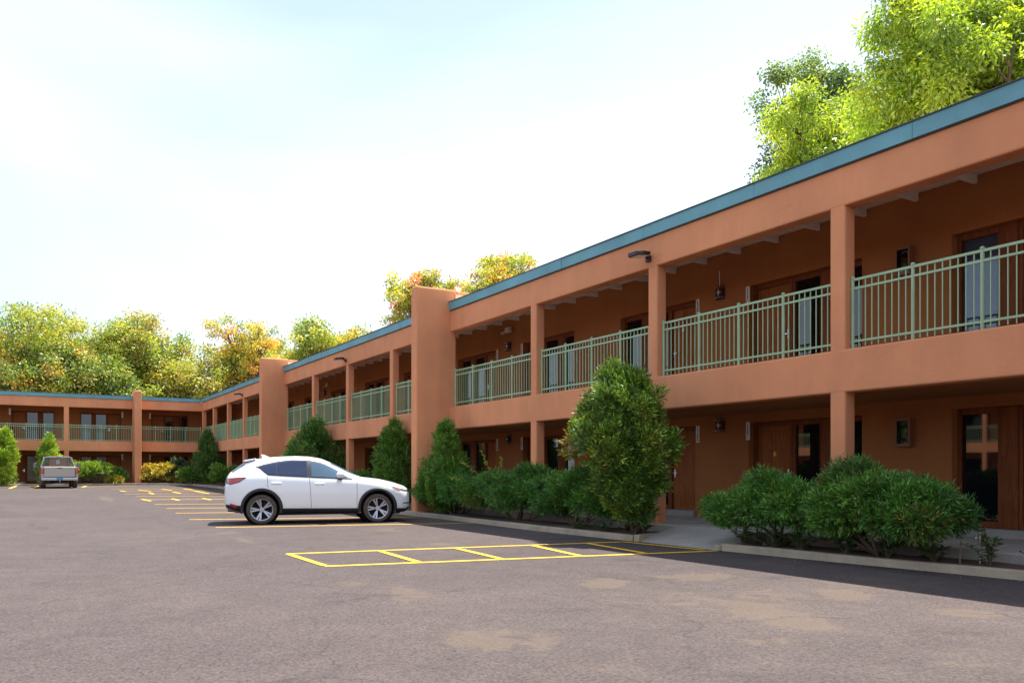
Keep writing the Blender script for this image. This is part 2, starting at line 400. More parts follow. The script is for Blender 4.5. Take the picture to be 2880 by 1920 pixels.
# kerbs: offset polyline strips
def offs(poly, d):
    out = []
    for i, p in enumerate(poly):
        a = Vector(poly[max(i-1, 0)]); b = Vector(poly[min(i+1, len(poly)-1)]); t = (b-a).normalized()
        out.append((p[0]+t.y*d, p[1]-t.x*d))
    return out
def refine(poly, step=.6):
    out = []
    for a, b in zip(poly[:-1], poly[1:]):
        n = max(1, int(math.dist(a, b)/step))
        for i in range(n): t = i/n; out.append((a[0]+(b[0]-a[0])*t, a[1]+(b[1]-a[1])*t))
    return out+[poly[-1]]
def kerb(poly, name='kerb', w=.15, h=.11):
    P = refine(poly, 1.5); Qq = offs(P, w); m = MB(); n = len(P); V = []
    for i in range(n):
        j = (random.random()-.5)*.014
        z = gz(P[i][1]); V += [(P[i][0], P[i][1], z-.05), (P[i][0]+.012, P[i][1], z+h+j), (Qq[i][0], Qq[i][1], z+h+j), (Qq[i][0], Qq[i][1], z-.05)]
    F = []
    for i in range(n-1):
        for k in range(3): F.append((4*i+k, 4*i+k+1, 4*i+5+k, 4*i+4+k))
    F += [(0, 1, 2, 3), (4*n-4, 4*n-3, 4*n-2, 4*n-1)]
    o = m.add(V, F).build(name, M['kerb'], None, .012); return tag(o, kind='structure')
kerb(KERB[:4]+[(9.53, 9.62)]); kerb([(9.44, 11.72)]+KERB[6:])
kerb([(9.50, 9.69), (9.75, 9.55), (10.4, 9.5)], 'path_kerb', -.12, .10); kerb([(9.42, 11.66), (9.7, 11.75), (10.4, 11.9)], 'path_kerb', .12, .12)
# planting bed soil
def bed(poly_out, poly_in, name='planting_bed'):
    P = refine(poly_out, .5); m = MB(); V = []; F = []; n = len(P)
    for i, p in enumerate(P):
        q = poly_in(p)
        for k in range(6):
            t = k/5; x = p[0]+(q[0]-p[0])*t; y = p[1]+(q[1]-p[1])*t
            V.append((x, y, gz(y)+.075+.05*math.sin(t*math.pi)+random.uniform(-.012, .02)))
    for i in range(n-1):
        for k in range(5): F.append((6*i+k, 6*i+k+1, 6*i+7+k, 6*i+6+k))
    o = m.add(V, F).build(name, M['soil'], None, 0, True)
    return tag(o, kind='structure')
bed([(x+.1, y) for x, y in [(9.98, -6), (9.98, 3), (9.93, 5.24), (9.58, 8.72), (9.54, 9.5)]], lambda p: (10.62, p[1]))
bed([(x+.1, y) for x, y in [(9.44, 11.85), (9.32, 14.8), (9.45, 18), (9.48, 21.5), (9.45, 26), (9.45, 48), (9.5, 57)]], lambda p: (10.62, p[1]))
bed([(9.5, 57.08), (6.9, 57.08), (-14, 57.08)], lambda p: (p[0], 58.62))
# walkways
w1 = MB().box(10.56, 12.9, -12, 58.5, .0, Z_WALK).build('walkway', M['conc'], None, .015); tag(w1, kind='structure')
w2 = MB().box(-14, 12.9, 58.56, 60.9, .0, .46).build('walkway', M['conc'], None, .015); tag(w2, kind='structure')
# sloped path from the walkway to the lot
pp = MB(); n = 6
PV = []
for i in range(n+1):
    t = i/n; x = 9.50+(10.56-9.50)*t; y0 = 9.72-.1*math.sin(t*3); y1 = 11.62+.16*t; z = .012+(.236-.012)*t**.9
    PV += [(x, y0, z), (x, y1, z), (x, y1, -.05), (x, y0, -.05)]
PF = []
for i in range(n):
    for k in range(4): PF.append((4*i+k, 4*i+(k+1) % 4, 4*i+4+(k+1) % 4, 4*i+4+k))
PF += [(0, 1, 2, 3), (4*n, 4*n+1, 4*n+2, 4*n+3)]
path = pp.add(PV, PF).build('path', M['conc'], None); tag(path, kind='structure')
for yj in (10.35, 11.0):
    MB().box(9.62, 10.5, yj-.006, yj+.006, .03, .0305).build('joint_line', M['soil'], path) if False else None

# ------------------------------------------------------------------ motel building
def TM(s, d, z): return (FX+d, s, z)                 # main range: s runs along Y, d goes into the building
def TW(s, d, z): return (s, WY+d, z)                 # far wing: s runs along X
main = thing('motel_building', 'long two-storey terracotta stucco motel range with blue fascia beside the parked white car', 'building', (FX, 21.5, 0))
wing = thing('motel_building', 'terracotta stucco motel wing across the end of the car park behind the silver pickup', 'building', (4, WY, 0))

post_me = MB().lathe([(0, 0), (.026, 0), (.026, 1.05), (.033, 1.052), (.033, 1.072), (.02, 1.088), (0, 1.092)], 10).mesh('post', (0, 0, 0), True, False)
bal_me = MB().box(-.007, .007, -.007, .007, .03, 1.03).mesh('baluster', (0, 0, 0))
for me_ in (post_me, bal_me): me_.materials.append(M['rail'])
def railing(root, T, s0, s1, single=True, d=.14, npan=4):
    m = MB()
    for z0, z1 in ((1.015, 1.05), (.885, .915), (.10, .13)):
        m.box(s0, s1, d-.016, d+.016, Z_FLR+z0, Z_FLR+z1, T)
    r = m.build('railing', M['rail'], root)
    ps = [s0+.03+(s1-s0-.06)*i/npan for i in range(npan+1)]
    for p in ps: link('post', post_me, None, r, T(p, d, Z_FLR))
    rows = MB()
    for a, b in zip(ps[:-1], ps[1:]):
        for k in range(1, 9):
            s = a+(b-a)*k/9
            if single: link('baluster', bal_me, None, r, T(s, d, Z_FLR))
            else: rows.box(s-.0085, s+.0085, d-.0085, d+.0085, Z_FLR+.03, Z_FLR+1.03, T)
    if not single: tag(rows.build('baluster_row', M['rail'], r), kind='stuff')
    return r

def panel_door(root, T, s0, s1, z0, z1, d, hinge, detail, dark):
    """six-panel door leaf; hinge = +1 puts the handle near s0"""
    m = MB().box(s0, s1, d, d+.045, z0, z1, T)
    o = m.build('door', M['door'], root)
    w = s1-s0; H = z1-z0; pm = MB()
    for (a, b) in ((.13, .45), (.55, .87)):
        for (c, e) in ((.06, .34), (.42, .74), (.80, .94)):
            q = MB() if detail else pm
            q.box(s0+a*w+.012, s0+b*w-.012, d-.010, d+.002, z0+c*H+.012, z0+e*H-.012, T)
            if detail: q.build('panel', M['door'], o, .006)
    if not detail: pm.build('panel', M['door'], o)
    hs = s0+.07*w if hinge > 0 else s1-.07*w; dr = 1 if hinge > 0 else -1
    hz = z0+.46*H
    h = MB().box(hs-.02, hs+.02, d-.012, d+.001, hz-.09, hz+.09, T).box(min(hs, hs+dr*.11), max(hs, hs+dr*.11), d-.05, d-.03, hz-.01, hz+.01, T).box(hs-.008, hs+.008, d-.05, d-.005, hz-.008, hz+.008, T)
    h.build('handle', M['chrome'], o)
    return o
def unit(root, T, sgn, c, level, far=False, blind=False, glass='glass', dw=1.0, detail=True, gap=.78, ww=.70, mw=.26, dep0=2.25):
    """room front: door then two tall windows, running away from the pair centre c in direction sgn"""
    zb, zt = ((Z_WALK+.13, 2.24) if level == 0 else (Z_FLR+.02, 5.02))
    if far and level == 0: zb = .5
    f = lambda a, b: (min(c+sgn*a, c+sgn*b), max(c+sgn*a, c+sgn*b))
    D0 = dep0+.17; D1 = dep0+.24
    a = gap
    # door frame
    s0, s1 = f(a, a+dw)
    fr = MB().box(s0, s0+.07, D0-.03, D1, zb, zt, T).box(s1-.07, s1, D0-.03, D1, zb, zt, T).box(s0+.07, s1-.07, D0-.03, D1, zt-.08, zt, T)
    fr.build('door_frame', M['wood'], root, .006)
    panel_door(root, T, s0+.073, s1-.073, zb+.012, zt-.083, D0+.025, 1 if sgn < 0 else -1, detail, level == 0)
    MB().box(s0+.07, s1-.07, D0-.05, D1-.03, zb-.01, zb+.012, T).build('threshold', M['chrome'], root)
    a += dw
    # windows and the wide wooden mullion between them
    for k in range(2):
        s0, s1 = f(a+.003, a+ww)
        w = MB().box(s0, s0+.055, D0-.02, D1, zb, zt, T).box(s1-.055, s1, D0-.02, D1, zb, zt, T).box(s0+.055, s1-.055, D0-.02, D1, zt-.09, zt, T).box(s0+.055, s1-.055, D0-.02, D1, zb, zb+.10, T)
        wo = w.build('window', M['wood'], root, .006)
        MB().box(s0+.05, s1-.05, D0+.03, D0+.036, zb+.095, zt-.085, T).build('pane', M['blindpane' if blind else glass], wo)
        if blind:
            sl = MB(); zz = zb+.11
            while zz < zt-.10: sl.add([T(s0+.055, D0+.05, zz), T(s1-.055, D0+.05, zz), T(s1-.055, D0+.066, zz+.026), T(s0+.055, D0+.066, zz+.026)], [(0, 1, 2, 3)]); zz += .03
            tag(sl.build('blind_slats', M['slat'], wo, recalc=False), kind='stuff')
        a += ww
        if k == 0:
            s0, s1 = f(a+.003, a+mw); MB().box(s0, s1, D0-.035, D1, zb, zt, T).build('mullion', M['wood'], root, .008); a += mw
    return f(gap, a), zb, zt
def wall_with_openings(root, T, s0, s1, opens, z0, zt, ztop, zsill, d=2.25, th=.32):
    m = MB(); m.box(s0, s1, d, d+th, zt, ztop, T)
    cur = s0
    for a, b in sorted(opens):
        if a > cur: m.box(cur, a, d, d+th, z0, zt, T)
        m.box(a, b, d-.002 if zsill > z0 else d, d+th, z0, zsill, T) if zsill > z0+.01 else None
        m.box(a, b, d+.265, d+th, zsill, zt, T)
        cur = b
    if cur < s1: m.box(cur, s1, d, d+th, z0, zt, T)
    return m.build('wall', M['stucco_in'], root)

# pair centres (wall lamp between two doors)
PAIRS = [4.45, 12.98, 21.85, 30.65, 39.45, 48.2]
SEG = [(4.20, 21.31), (21.66, 38.47), (38.82, 58.35)]
for lv in (0, 1):
    ops = []
    for i, c in enumerate(PAIRS):
        for sg in (-1, 1):
            det = c < 24
            o_, zb, zt = unit(main, TM, sg, c, lv, detail=det, blind=(lv == 1 and i == 0))
            ops.append(o_)
            if lv == 0: MB().box(o_[0], o_[1], 2.19, 2.43, Z_WALK, zb-.003, TM).build('door_step', M['conc'], main)
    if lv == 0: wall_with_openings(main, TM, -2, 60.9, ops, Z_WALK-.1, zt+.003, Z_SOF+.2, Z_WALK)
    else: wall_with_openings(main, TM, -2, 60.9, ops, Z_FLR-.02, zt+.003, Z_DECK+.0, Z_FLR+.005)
# floors, roof, rear block
for k, (a, b) in enumerate(SEG):
    box('slab_band', M['stucco'], main, a-.1, b+.1 if k < 2 else b+.25, 0, .26, Z_SOF, Z_FLR, TM, .025)
    box('roof_beam', M['stucco'], main, a-.1, b+.1 if k < 2 else b+.25, 0, .28, Z_BEAM, Z_BLUE, TM, .025)
    e = b+.02 if k < 2 else 58.54
    nf = max(1, round((e-a)/3.05))
    for q in range(nf):
        f0 = a-.02+(e-a+.02)*q/nf; f1 = a-.02+(e-a+.02)*(q+1)/nf; j = random.uniform(-.006, .006)
        box('fascia', M['blue'], main, f0+.003, f1-.003, -.055+j, .10, Z_BLUE+.003, Z_TOP, TM)
    box('drip_edge', M['drip'], main, a-.02, e, -.075, .13, Z_TOP+.002, Z_TOP+.017, TM)
    box('drip_edge', M['drip'], main, a-.02, e, -.03, .08, Z_BLUE-.012, Z_BLUE+.001, TM)
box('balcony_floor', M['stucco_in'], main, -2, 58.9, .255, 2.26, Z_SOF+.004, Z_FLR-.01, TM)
box('roof_deck', M['deck'], main, -2, 60.7, .281, 2.5, Z_DECK, Z_DECK+.05, TM)
box('roof', M['roof'], main, -2, 58.5, .12, 12, Z_DECK+.055, Z_DECK+.10, TM)
box('room_block', M['stucco'], main, -2, 60.7, 2.60, 11.9, 0, Z_DECK-.01, TM)
jo = MB()
j_me = None
y = 4.55
while y < 58:
    box('joist', M['deck'], main, y-.03, y+.03, .285, 2.248, Z_DECK-.13, Z_DECK-.002, TM); y += .985
# columns (front face 0.27 wide) and towers
COLS = [(2333, 2376), (1820, 1849.6), (1489, 1510), (1091, 1108), (969, 982), (874.3, 884)]
cs = [(yat(r), yat(l)) for l, r in COLS]
cs = [((a+b)/2-.135, (a+b)/2+.135) for a, b in cs]
cs += [(c-.13, c+.13) for c in (42.6, 46.75, 50.75, 54.9)]
for a, b in cs:
    box('column', M['stucco'], main, a, b, .004, .245, Z_WALK-.1, Z_BEAM+.05, TM, .03)
box('column', M['stucco'], main, 58.28, 58.595, .004, .245, Z_WALK-.1, Z_BEAM+.05, TM, .03)
TX0 = 9.52-FX
for (a, b) in ((3.86, 4.20), (21.31, 21.66), (38.47, 38.82)):
    o = MB().box(a, b, TX0, .19, gz(a)+.02, 6.41, TM).build('fin_wall', M['stucco'], main, .06, seg=3)
    MB().box(a+.01, b-.01, .185, 1.9, Z_DECK, 6.38, TM).build('roof_parapet', M['stucco'], main, .05, seg=3)
    MB().box(a-.03, a+.009, .14, 1.6, Z_DECK+.1, 6.27, TM).build('flashing', M['roof'], main)
for k, (a, b) in enumerate(SEG):
    st = [a]+[x for c in sorted(cs) if a < c[0] < b for x in c]+[b if k < 2 else 58.28]
    for i in range(0, len(st), 2):
        if st[i+1]-st[i] > 1: railing(main, TM, st[i]+.005, st[i+1]-.005, single=k < 2, npan=4)
# thin conduit on the soffit
MB().tube([TM(13.0, 2.23, 5.16), TM(13.0, 2.23, 5.5)], .008, 6).build('conduit', M['deck'], main)

# ---- far wing
WU = [  # (pair centre, direction, door width, gap, window width, mullion)
    (-1.15, 1, .80, .82, .68, .20), (6.83, -1, .84, .92, .70, .16), (6.83, 1, .86, .92, .60, .30), (-1.15, -1, .80, .82, .68, .20)]
for lv in (0, 1):
    ops = []
    for i, (c, sg, dw, gp, ww, mw) in enumerate(WU):
        gl = 'curtain' if (lv == 0 and i in (0, 1)) else 'glass'
        o_, zb, zt = unit(wing, TW, sg, c, lv, far=True, glass=gl, dw=dw, gap=gp, ww=ww, mw=mw, detail=False)
        ops.append(o_)
    if lv == 0: wall_with_openings(wing, TW, -14, 12.84, ops, .3, zt+.003, Z_SOF+.2, .46)
    else: wall_with_openings(wing, TW, -14, 12.84, ops, Z_FLR-.02, zt+.003, Z_DECK, Z_FLR+.005)
FIN = (6.36, 6.75)
for (a, b) in ((-14, FIN[0]), (FIN[1], 10.595)):
    box('slab_band', M['stucco'], wing, a, b+.0, 0, .26, Z_SOF+.05, Z_FLR+.05, TW, .025)
    box('roof_beam', M['stucco'], wing, a, b+.0, 0, .28, Z_BEAM, Z_BLUE, TW, .025)
    box('fascia', M['blue'], wing, a, b-.06 if b > 7 else b, -.055, .10, Z_BLUE+.003, Z_TOP, TW)
    box('drip_edge', M['drip'], wing, a, b-.08 if b > 7 else b, -.075, .13, Z_TOP+.002, Z_TOP+.017, TW)
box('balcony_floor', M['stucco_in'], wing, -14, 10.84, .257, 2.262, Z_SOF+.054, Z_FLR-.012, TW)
box('roof_deck', M['deck'], wing, -14, 12.8, .283, 2.5, Z_DECK+.002, Z_DECK+.05, TW)
box('roof', M['roof'], wing, -14, 22.6, .12, 10, Z_DECK+.06, Z_DECK+.11, TW)
box('room_block', M['stucco'], wing, -14, 22.5, 2.60, 9.9, 0, Z_DECK-.012, TW)
for a in (2.46, -1.85, -6.1):
    box('column', M['stucco'], wing, a, a+.28, .004, .245, .3, Z_BEAM+.05, TW, .03)
MB().box(FIN[0], FIN[1], -1.15, .3, .3, 6.32, TW).build('fin_wall', M['stucco'], wing, .05, seg=3)
MB().box(FIN[0]+.02, FIN[1]-.02, .29, 1.8, Z_DECK, 6.2, TW).build('roof_parapet', M['stucco'], wing, .05)
for a, b in ((-5.8, -1.85), (-1.57, 2.46), (2.74, FIN[0]), (FIN[1], 10.6)):
    railing(wing, TW, a+.01, b-.01, single=False, npan=4)

# ---- the range across the car park (its facade shows in the window reflections)
opp = thing('motel_building', 'terracotta motel range across the car park mirrored in the ground floor windows', 'building', (-27, 10, 0))
def TO(s, d, z): return (-27-d, s, z)
box('wall', M['stucco'], opp, -40, 62, 2.2, 2.5, 0, Z_DECK, TO); box('slab_band', M['stucco'], opp, -40, 62, 0, .26, Z_SOF, Z_FLR, TO); box('roof_beam', M['stucco'], opp, -40, 62, 0, .28, Z_BEAM, Z_BLUE, TO)
box('fascia', M['blue'], opp, -40, 62, -.05, .1, Z_BLUE+.003, Z_TOP, TO); box('roof', M['roof'], opp, -40, 62, .2, 9, Z_DECK+.01, Z_DECK+.06, TO); box('balcony_floor', M['stucco'], opp, -40, 62, .262, 2.19, Z_SOF+.01, Z_FLR-.01, TO)
for k in range(24):
    box('column', M['stucco'], opp, -38+k*4.27, -37.73+k*4.27, .004, .245, 0, Z_BEAM+.05, TO)
    rb = MB()
    for q in range(30): rb.box(-37.7+k*4.27+q*.13, -37.68+k*4.27+q*.13, .10, .12, Z_FLR, Z_RAIL, TO)
    for z_ in (.1, .9, 1.03): rb.box(-37.72+k*4.27, -33.75+k*4.27, .095, .125, Z_FLR+z_, Z_FLR+z_+.035, TO)
    tag(rb.build('railing', M['rail'], opp), kind='stuff')
    for zb in (.1, Z_FLR+.02): box('window', M['glass'], opp, -37+k*4.27, -34.6+k*4.27, 2.17, 2.22, zb, zb+1.95, TO)

# ------------------------------------------------------------------ wall fittings
def place(name, proto_fn, label, cat, group, T, s, d, z): pass
AX = {'m': Matrix(((0, 0, -1), (-1, 0, 0), (0, 1, 0))), 'w': Matrix(((1, 0, 0), (0, 0, -1), (0, 1, 0)))}
def text_mesh(body, size, spacing=.82):
    cu = bpy.data.curves.new('lettering', 'FONT'); cu.body = body; cu.size = size; cu.align_x = 'CENTER'; cu.align_y = 'TOP'
    cu.space_line = spacing; cu.extrude = .0015; cu.offset = size*.006
    ob = bpy.data.objects.new('lettering', cu); COL.objects.link(ob)
    dg = bpy.context.evaluated_depsgraph_get(); me = bpy.data.meshes.new_from_object(ob.evaluated_get(dg))
    bpy.data.objects.remove(ob); return me
def sign(body, s, z, T, ax, dep, label, group, w=.095, h=.37):
    o = MB().box(s-w/2, s+w/2, dep-.018, dep+.002, z-h/2, z+h/2, T).build('room_number_sign', M['white'], None, .003)
    tag(o, label, 'sign', group)
    if body:
        n = len(body); size = h/n*1.18
        me = text_mesh('\n'.join(body), size, .72); me.materials.append(M['black'])
        A = np.array([v.co for v in me.vertices]); lo = A.min(0); hi = A.max(0); k = (h*.88)/(hi[1]-lo[1]); kx = min(1.15*k, (w*.62)/(hi[0]-lo[0]))
        cx, cy = (lo[0]+hi[0])/2, (lo[1]+hi[1])/2
        for v in me.vertices: v.co = ((v.co.x-cx)*kx, (v.co.y-cy)*k, v.co.z)
        t = link('number', me, None, o, T(s, dep-.0205, z)); t.rotation_euler = AX[ax].to_euler()
    return o
dep = 2.25
for c, up, lo_ in ((12.98, ('238E', '239C'), ('138A', '139C')), (21.85, ('236', '237'), ('136', '137'))):
    pass
def lab(no, where): return 'white board with black number %s stacked vertically %s' % (no, where)
sign('238E', 13.67, 4.83, TM, 'm', dep, 'white number board 238 beside the upper door with the sign on its right', None)
sign('239C', 12.21, 4.83, TM, 'm', dep, 'white number board 239 beside the upper panel door next to the bare tinted window', None)
sign('138A', 13.67, 2.06, TM, 'm', dep, 'white number board 138 beside the ground floor door behind the tall juniper', None)
sign('139C', 12.21, 2.07, TM, 'm', dep, 'white number board 139 beside the ground floor door with a yellow notice', None)
sign('236', 22.58, 4.83, TM, 'm', dep, 'small white number board beside the upper door just past the fin wall', None)
sign('237', 21.10, 4.83, TM, 'm', dep, 'small white number board on the upper wall beside the emergency light column', None)
sign('136', 22.58, 2.06, TM, 'm', dep, 'small white number board beside the ground floor door behind the pointed cypress', None)
sign('137', 21.10, 2.06, TM, 'm', dep, 'small white number board on the ground floor wall over the juniper hedge', None)
for s, z, where in ((-.42, 4.95, 'upper door above the egg-shaped cypress'), (5.98, 4.95, 'upper door left of the far fin wall'), (7.68, 4.95, 'upper door right of the far fin wall'), (5.98, 2.15, 'ground floor door left of the far fin wall'), (7.68, 2.15, 'ground floor door above the yellow shrub')):
    sign(None, s, z, TW, 'w', dep, 'plain pale number board beside the '+where, None, .11, .40)

def sconce(c, z, label):
    t = thing('wall_lamp', label, 'lamp', TM(c, dep, z), 'star cut-out wall lamps')
    r, h, n = .115, .27, 10
    V = []; F = []
    for zz in (0, h):
        for k in range(n+1):
            a = math.pi*k/n; V.append(TM(c+r*math.cos(a), dep-r*1.05*math.sin(a), z+zz))
    for k in range(n): F.append((k, k+1, n+2+k, n+1+k))
    F += [tuple(range(n+1)), tuple(range(n+1, 2*n+2))]
    F.append((0, n, 2*n+1, n+1))
    MB().add(V, F).build('shade', M['sconce'], t)
    st = MB(); P = []
    for k in range(8):
        a = math.pi/4*k; q = (.085 if k % 4 == 2 or k % 4 == 0 else .022); 
        if k % 4 == 0: q = .06
        ang = math.pi/2+q*math.cos(a)/r*1.0+.35; P.append((ang, h/2+q*1.1*math.sin(a)))
    V = [TM(c+(r+.004)*math.cos(a), dep-(r+.004)*1.05*math.sin(a), z+zz) for a, zz in P]+[TM(c+(r+.006)*math.cos(math.pi/2+.35), dep-(r+.006)*1.05*math.sin(math.pi/2+.35), z+h/2)]
    MB().add(V, [(k, (k+1) % 8, 8) for k in range(8)]).build('star', M['pale'], t, recalc=False)
    for zz in (.025, h-.025):
        d_ = MB()
        for k in range(8):
            a = math.pi*(k+.7)/8.4; p = TM(c+(r+.003)*math.cos(a), dep-(r+.003)*1.05*math.sin(a), z+zz)
            d_.box(p[0]-.007, p[0]+.007, p[1]-.009, p[1]+.009, p[2]-.008, p[2]+.008)
        d_.build('stud_row', M['pale'], t)
    return t
for c, nm in ((12.98, 'between doors 238 and 239'), (21.85, 'below the twin emergency light'), (30.65, 'behind the columns past the first fin wall'), (39.45, 'behind the second fin wall')):
    sconce(c, 4.89, 'dark star wall lamp on the upper wall '+nm)
    sconce(c, 2.08, 'dark star wall lamp on the lower wall '+(nm if 'doors' not in nm else 'between doors 138 and 139').replace('below the twin emergency light', 'over the middle juniper hedge'))

def cabinet(c, z, label):
    t = thing('extinguisher_cabinet', label, 'cabinet', TM(c, dep, z))
    w, h, d = .27, .47, .15
    m = MB().box(c-w/2, c+w/2, dep-.02, dep+.002, z, z+h, TM)
    for (a, b, e, f_) in ((c-w/2, c-w/2+.03, z, z+h), (c+w/2-.03, c+w/2, z, z+h), (c-w/2+.03, c+w/2-.03, z, z+.05), (c-w/2+.03, c+w/2-.03, z+h-.04, z+h)):
        m.box(a, b, dep-d, dep-.02, e, f_, TM)
    m.build('case', M['cab'], t, .004)
    MB().box(c-w/2+.031, c+w/2-.031, dep-.024, dep-.021, z+.051, z+h-.041, TM).build('liner', M['white'], t)
    x = MB().lathe([(0, 0), (.045, 0), (.05, .01), (.05, .24), (.03, .29), (.015, .30), (.015, .33), (0, .33)], 14, c=TM(c-.015, dep-.075, z+.055)); e = x.build('extinguisher', M['red'], t, smooth=True)
    MB().lathe([(.052, .13), (.052, .23)], 14, c=TM(c-.015, dep-.075, z+.055)).build('label_band', M['yellow_lab'], e, recalc=False)
    MB().lathe([(.0525, .09), (.0525, .13)], 14, c=TM(c-.015, dep-.075, z+.055)).build('label_band', M['white'], e, recalc=False)
    MB().tube([TM(c-.01, dep-.08, z+.36), TM(c+.06, dep-.09, z+.33), TM(c+.08, dep-.09, z+.24), TM(c+.07, dep-.09, z+.12)], .013, 6).build('hose', M['black'], e)
    MB().box(c-w/2+.03, c+w/2-.03, dep-d+.012, dep-d+.016, z+.05, z+h-.04, TM).build('pane', M['truckglass'], t)
    return t
cabinet(8.66, 4.52, 'brown glazed fire extinguisher cabinet on the upper wall')
cabinet(8.66, 1.66, 'brown glazed fire extinguisher cabinet on the ground floor wall above the juniper')

def flood(c, label):
    z = 5.36
    t = thing('floodlight', label, 'floodlight', TM(c, 0, z), 'floodlights on the roof beam')
    MB().box(c-.06, c+.06, -.05, .002, z-.04, z+.08, TM).build('bracket', M['lampdark'], t, .008)
    MB().tube([TM(c, -.045, z+.03), TM(c, -.14, z+.07)], .025, 8).build('arm', M['lampdark'], t)
    P = [(c-.17, -.11), (c+.17, -.11), (c+.19, -.30), (c+.12, -.44), (c-.12, -.44), (c-.19, -.30)]
    V = [TM(a, b, z+.06+(-.11-b)*-.12+.0) for a, b in P]+[TM(a*1.0, b, z+.12+(-.11-b)*-.06) for a, b in P]
    MB().add(V, [(0, 1, 2, 3, 4, 5), (6, 7, 8, 9, 10, 11)]+[(i, (i+1) % 6, 6+(i+1) % 6, 6+i) for i in range(6)]).build('head', M['lampdark'], t, .01)
    MB().box(c-.12, c+.12, -.36, -.16, z+.028, z+.05, TM).build('lens', M['lens'], t)
flood(cs[1][1]-.05, 'flat bronze floodlight on the roof beam above the column by door 238')
flood(cs[4][1]-.05, 'flat bronze floodlight on the roof beam between the two tall fin walls')
flood(46.85, 'flat bronze floodlight on the roof beam near the far corner of the range')
# emergency light
t = thing('emergency_light', 'beige twin-head emergency light high on the upper wall by the fin wall', 'light', TM(21.85, dep, 5.38))
MB().box(21.70, 21.98, dep-.09, dep+.002, 5.44, 5.60, TM).build('housing', M['offwhite'], t, .01)
for s in (21.62, 22.08):
    hd = MB().lathe([(0, 0), (.05, 0), (.06, .03), (.06, .06), (0, .06)], 12, c=TM(s, dep-.10, 5.42)).build('lamp_head', M['offwhite'], t)
    MB().lathe([(0, -.004), (.045, -.004), (.045, -.001), (0, -.001)], 12, c=TM(s, dep-.10, 5.42)).build('lens', M['lens'], hd)
    MB().tube([TM(s, dep-.09, 5.48), TM(21.85, dep-.06, 5.52)], .015, 6).build('arm', M['offwhite'], t)
# second lamp pair past the second column row
t = thing('emergency_light', 'small twin-head emergency light on the upper wall before the second fin wall', 'light', TM(37.9, dep, 5.0))
MB().box(38.9, 39.2, dep-.09, dep+.002, 5.3, 5.46, TM).build('housing', M['offwhite'], t, .01)
for s in (38.85, 39.27): MB().lathe([(0, 0), (.05, 0), (.06, .03), (.06, .06), (0, .06)], 10, c=TM(s, dep-.10, 5.26)).build('lamp_head', M['offwhite'], t)
# notices on doors
for s, z, lb in ((11.68, 1.55, 'small yellow notice stuck on door 139'), (14.35, 4.42, 'small cream notice stuck on door 238')):
    o = MB().box(s-.035, s+.035, 2.25+.180, 2.25+.1865, z, z+.085, TM).build('notice', M['yellow_lab'] if z < 2 else M['white'], None); tag(o, lb, 'notice')
# switch plate
o = MB().box(21.28, 21.36, dep-.012, dep+.002, 1.35, 1.47, TM).build('switch_plate', M['deck'], None); tag(o, 'small grey switch plate on the ground floor wall above the juniper hedge', 'switch plate')

# ------------------------------------------------------------------ foliage
def leaves(name, P, D, N, L, W, C, mat, parent, kink=.0):
    n = len(P); D = D/np.maximum(np.linalg.norm(D, axis=1, keepdims=True), 1e-6)
    B = np.cross(D, N); B /= np.maximum(np.linalg.norm(B, axis=1, keepdims=True), 1e-6)
    Nn = np.cross(B, D)
    L = L[:, None]; W = W[:, None]
    V = np.empty((n, 4, 3)); V[:, 0] = P; V[:, 1] = P+D*L*.45+B*W*.5+Nn*L*kink; V[:, 2] = P+D*L; V[:, 3] = P+D*L*.45-B*W*.5+Nn*L*kink
    o_ = P.mean(0); o_[2] = P[:, 2].min()
    me = bpy.data.meshes.new(name); fast_mesh(me, V.reshape(-1, 3)-o_, np.arange(4*n).reshape(n, 4))
    a = me.attributes.new('col', 'FLOAT_COLOR', 'POINT'); c4 = np.ones((n, 4, 4), np.float32); c4[:, :, :3] = np.clip(C, 0, 1)[:, None, :]
    a.data.foreach_set('color', c4.ravel())
    return link(name, me, mat, parent, o_)
def rvec(rng, n):
    v = rng.normal(size=(n, 3)); return v/np.linalg.norm(v, axis=1, keepdims=True)
def pick(rng, pal, n):
    w = np.array([p[1] for p in pal], float); w /= w.sum(); c = np.array([p[0] for p in pal])
    return c[rng.choice(len(pal), n, p=w)]

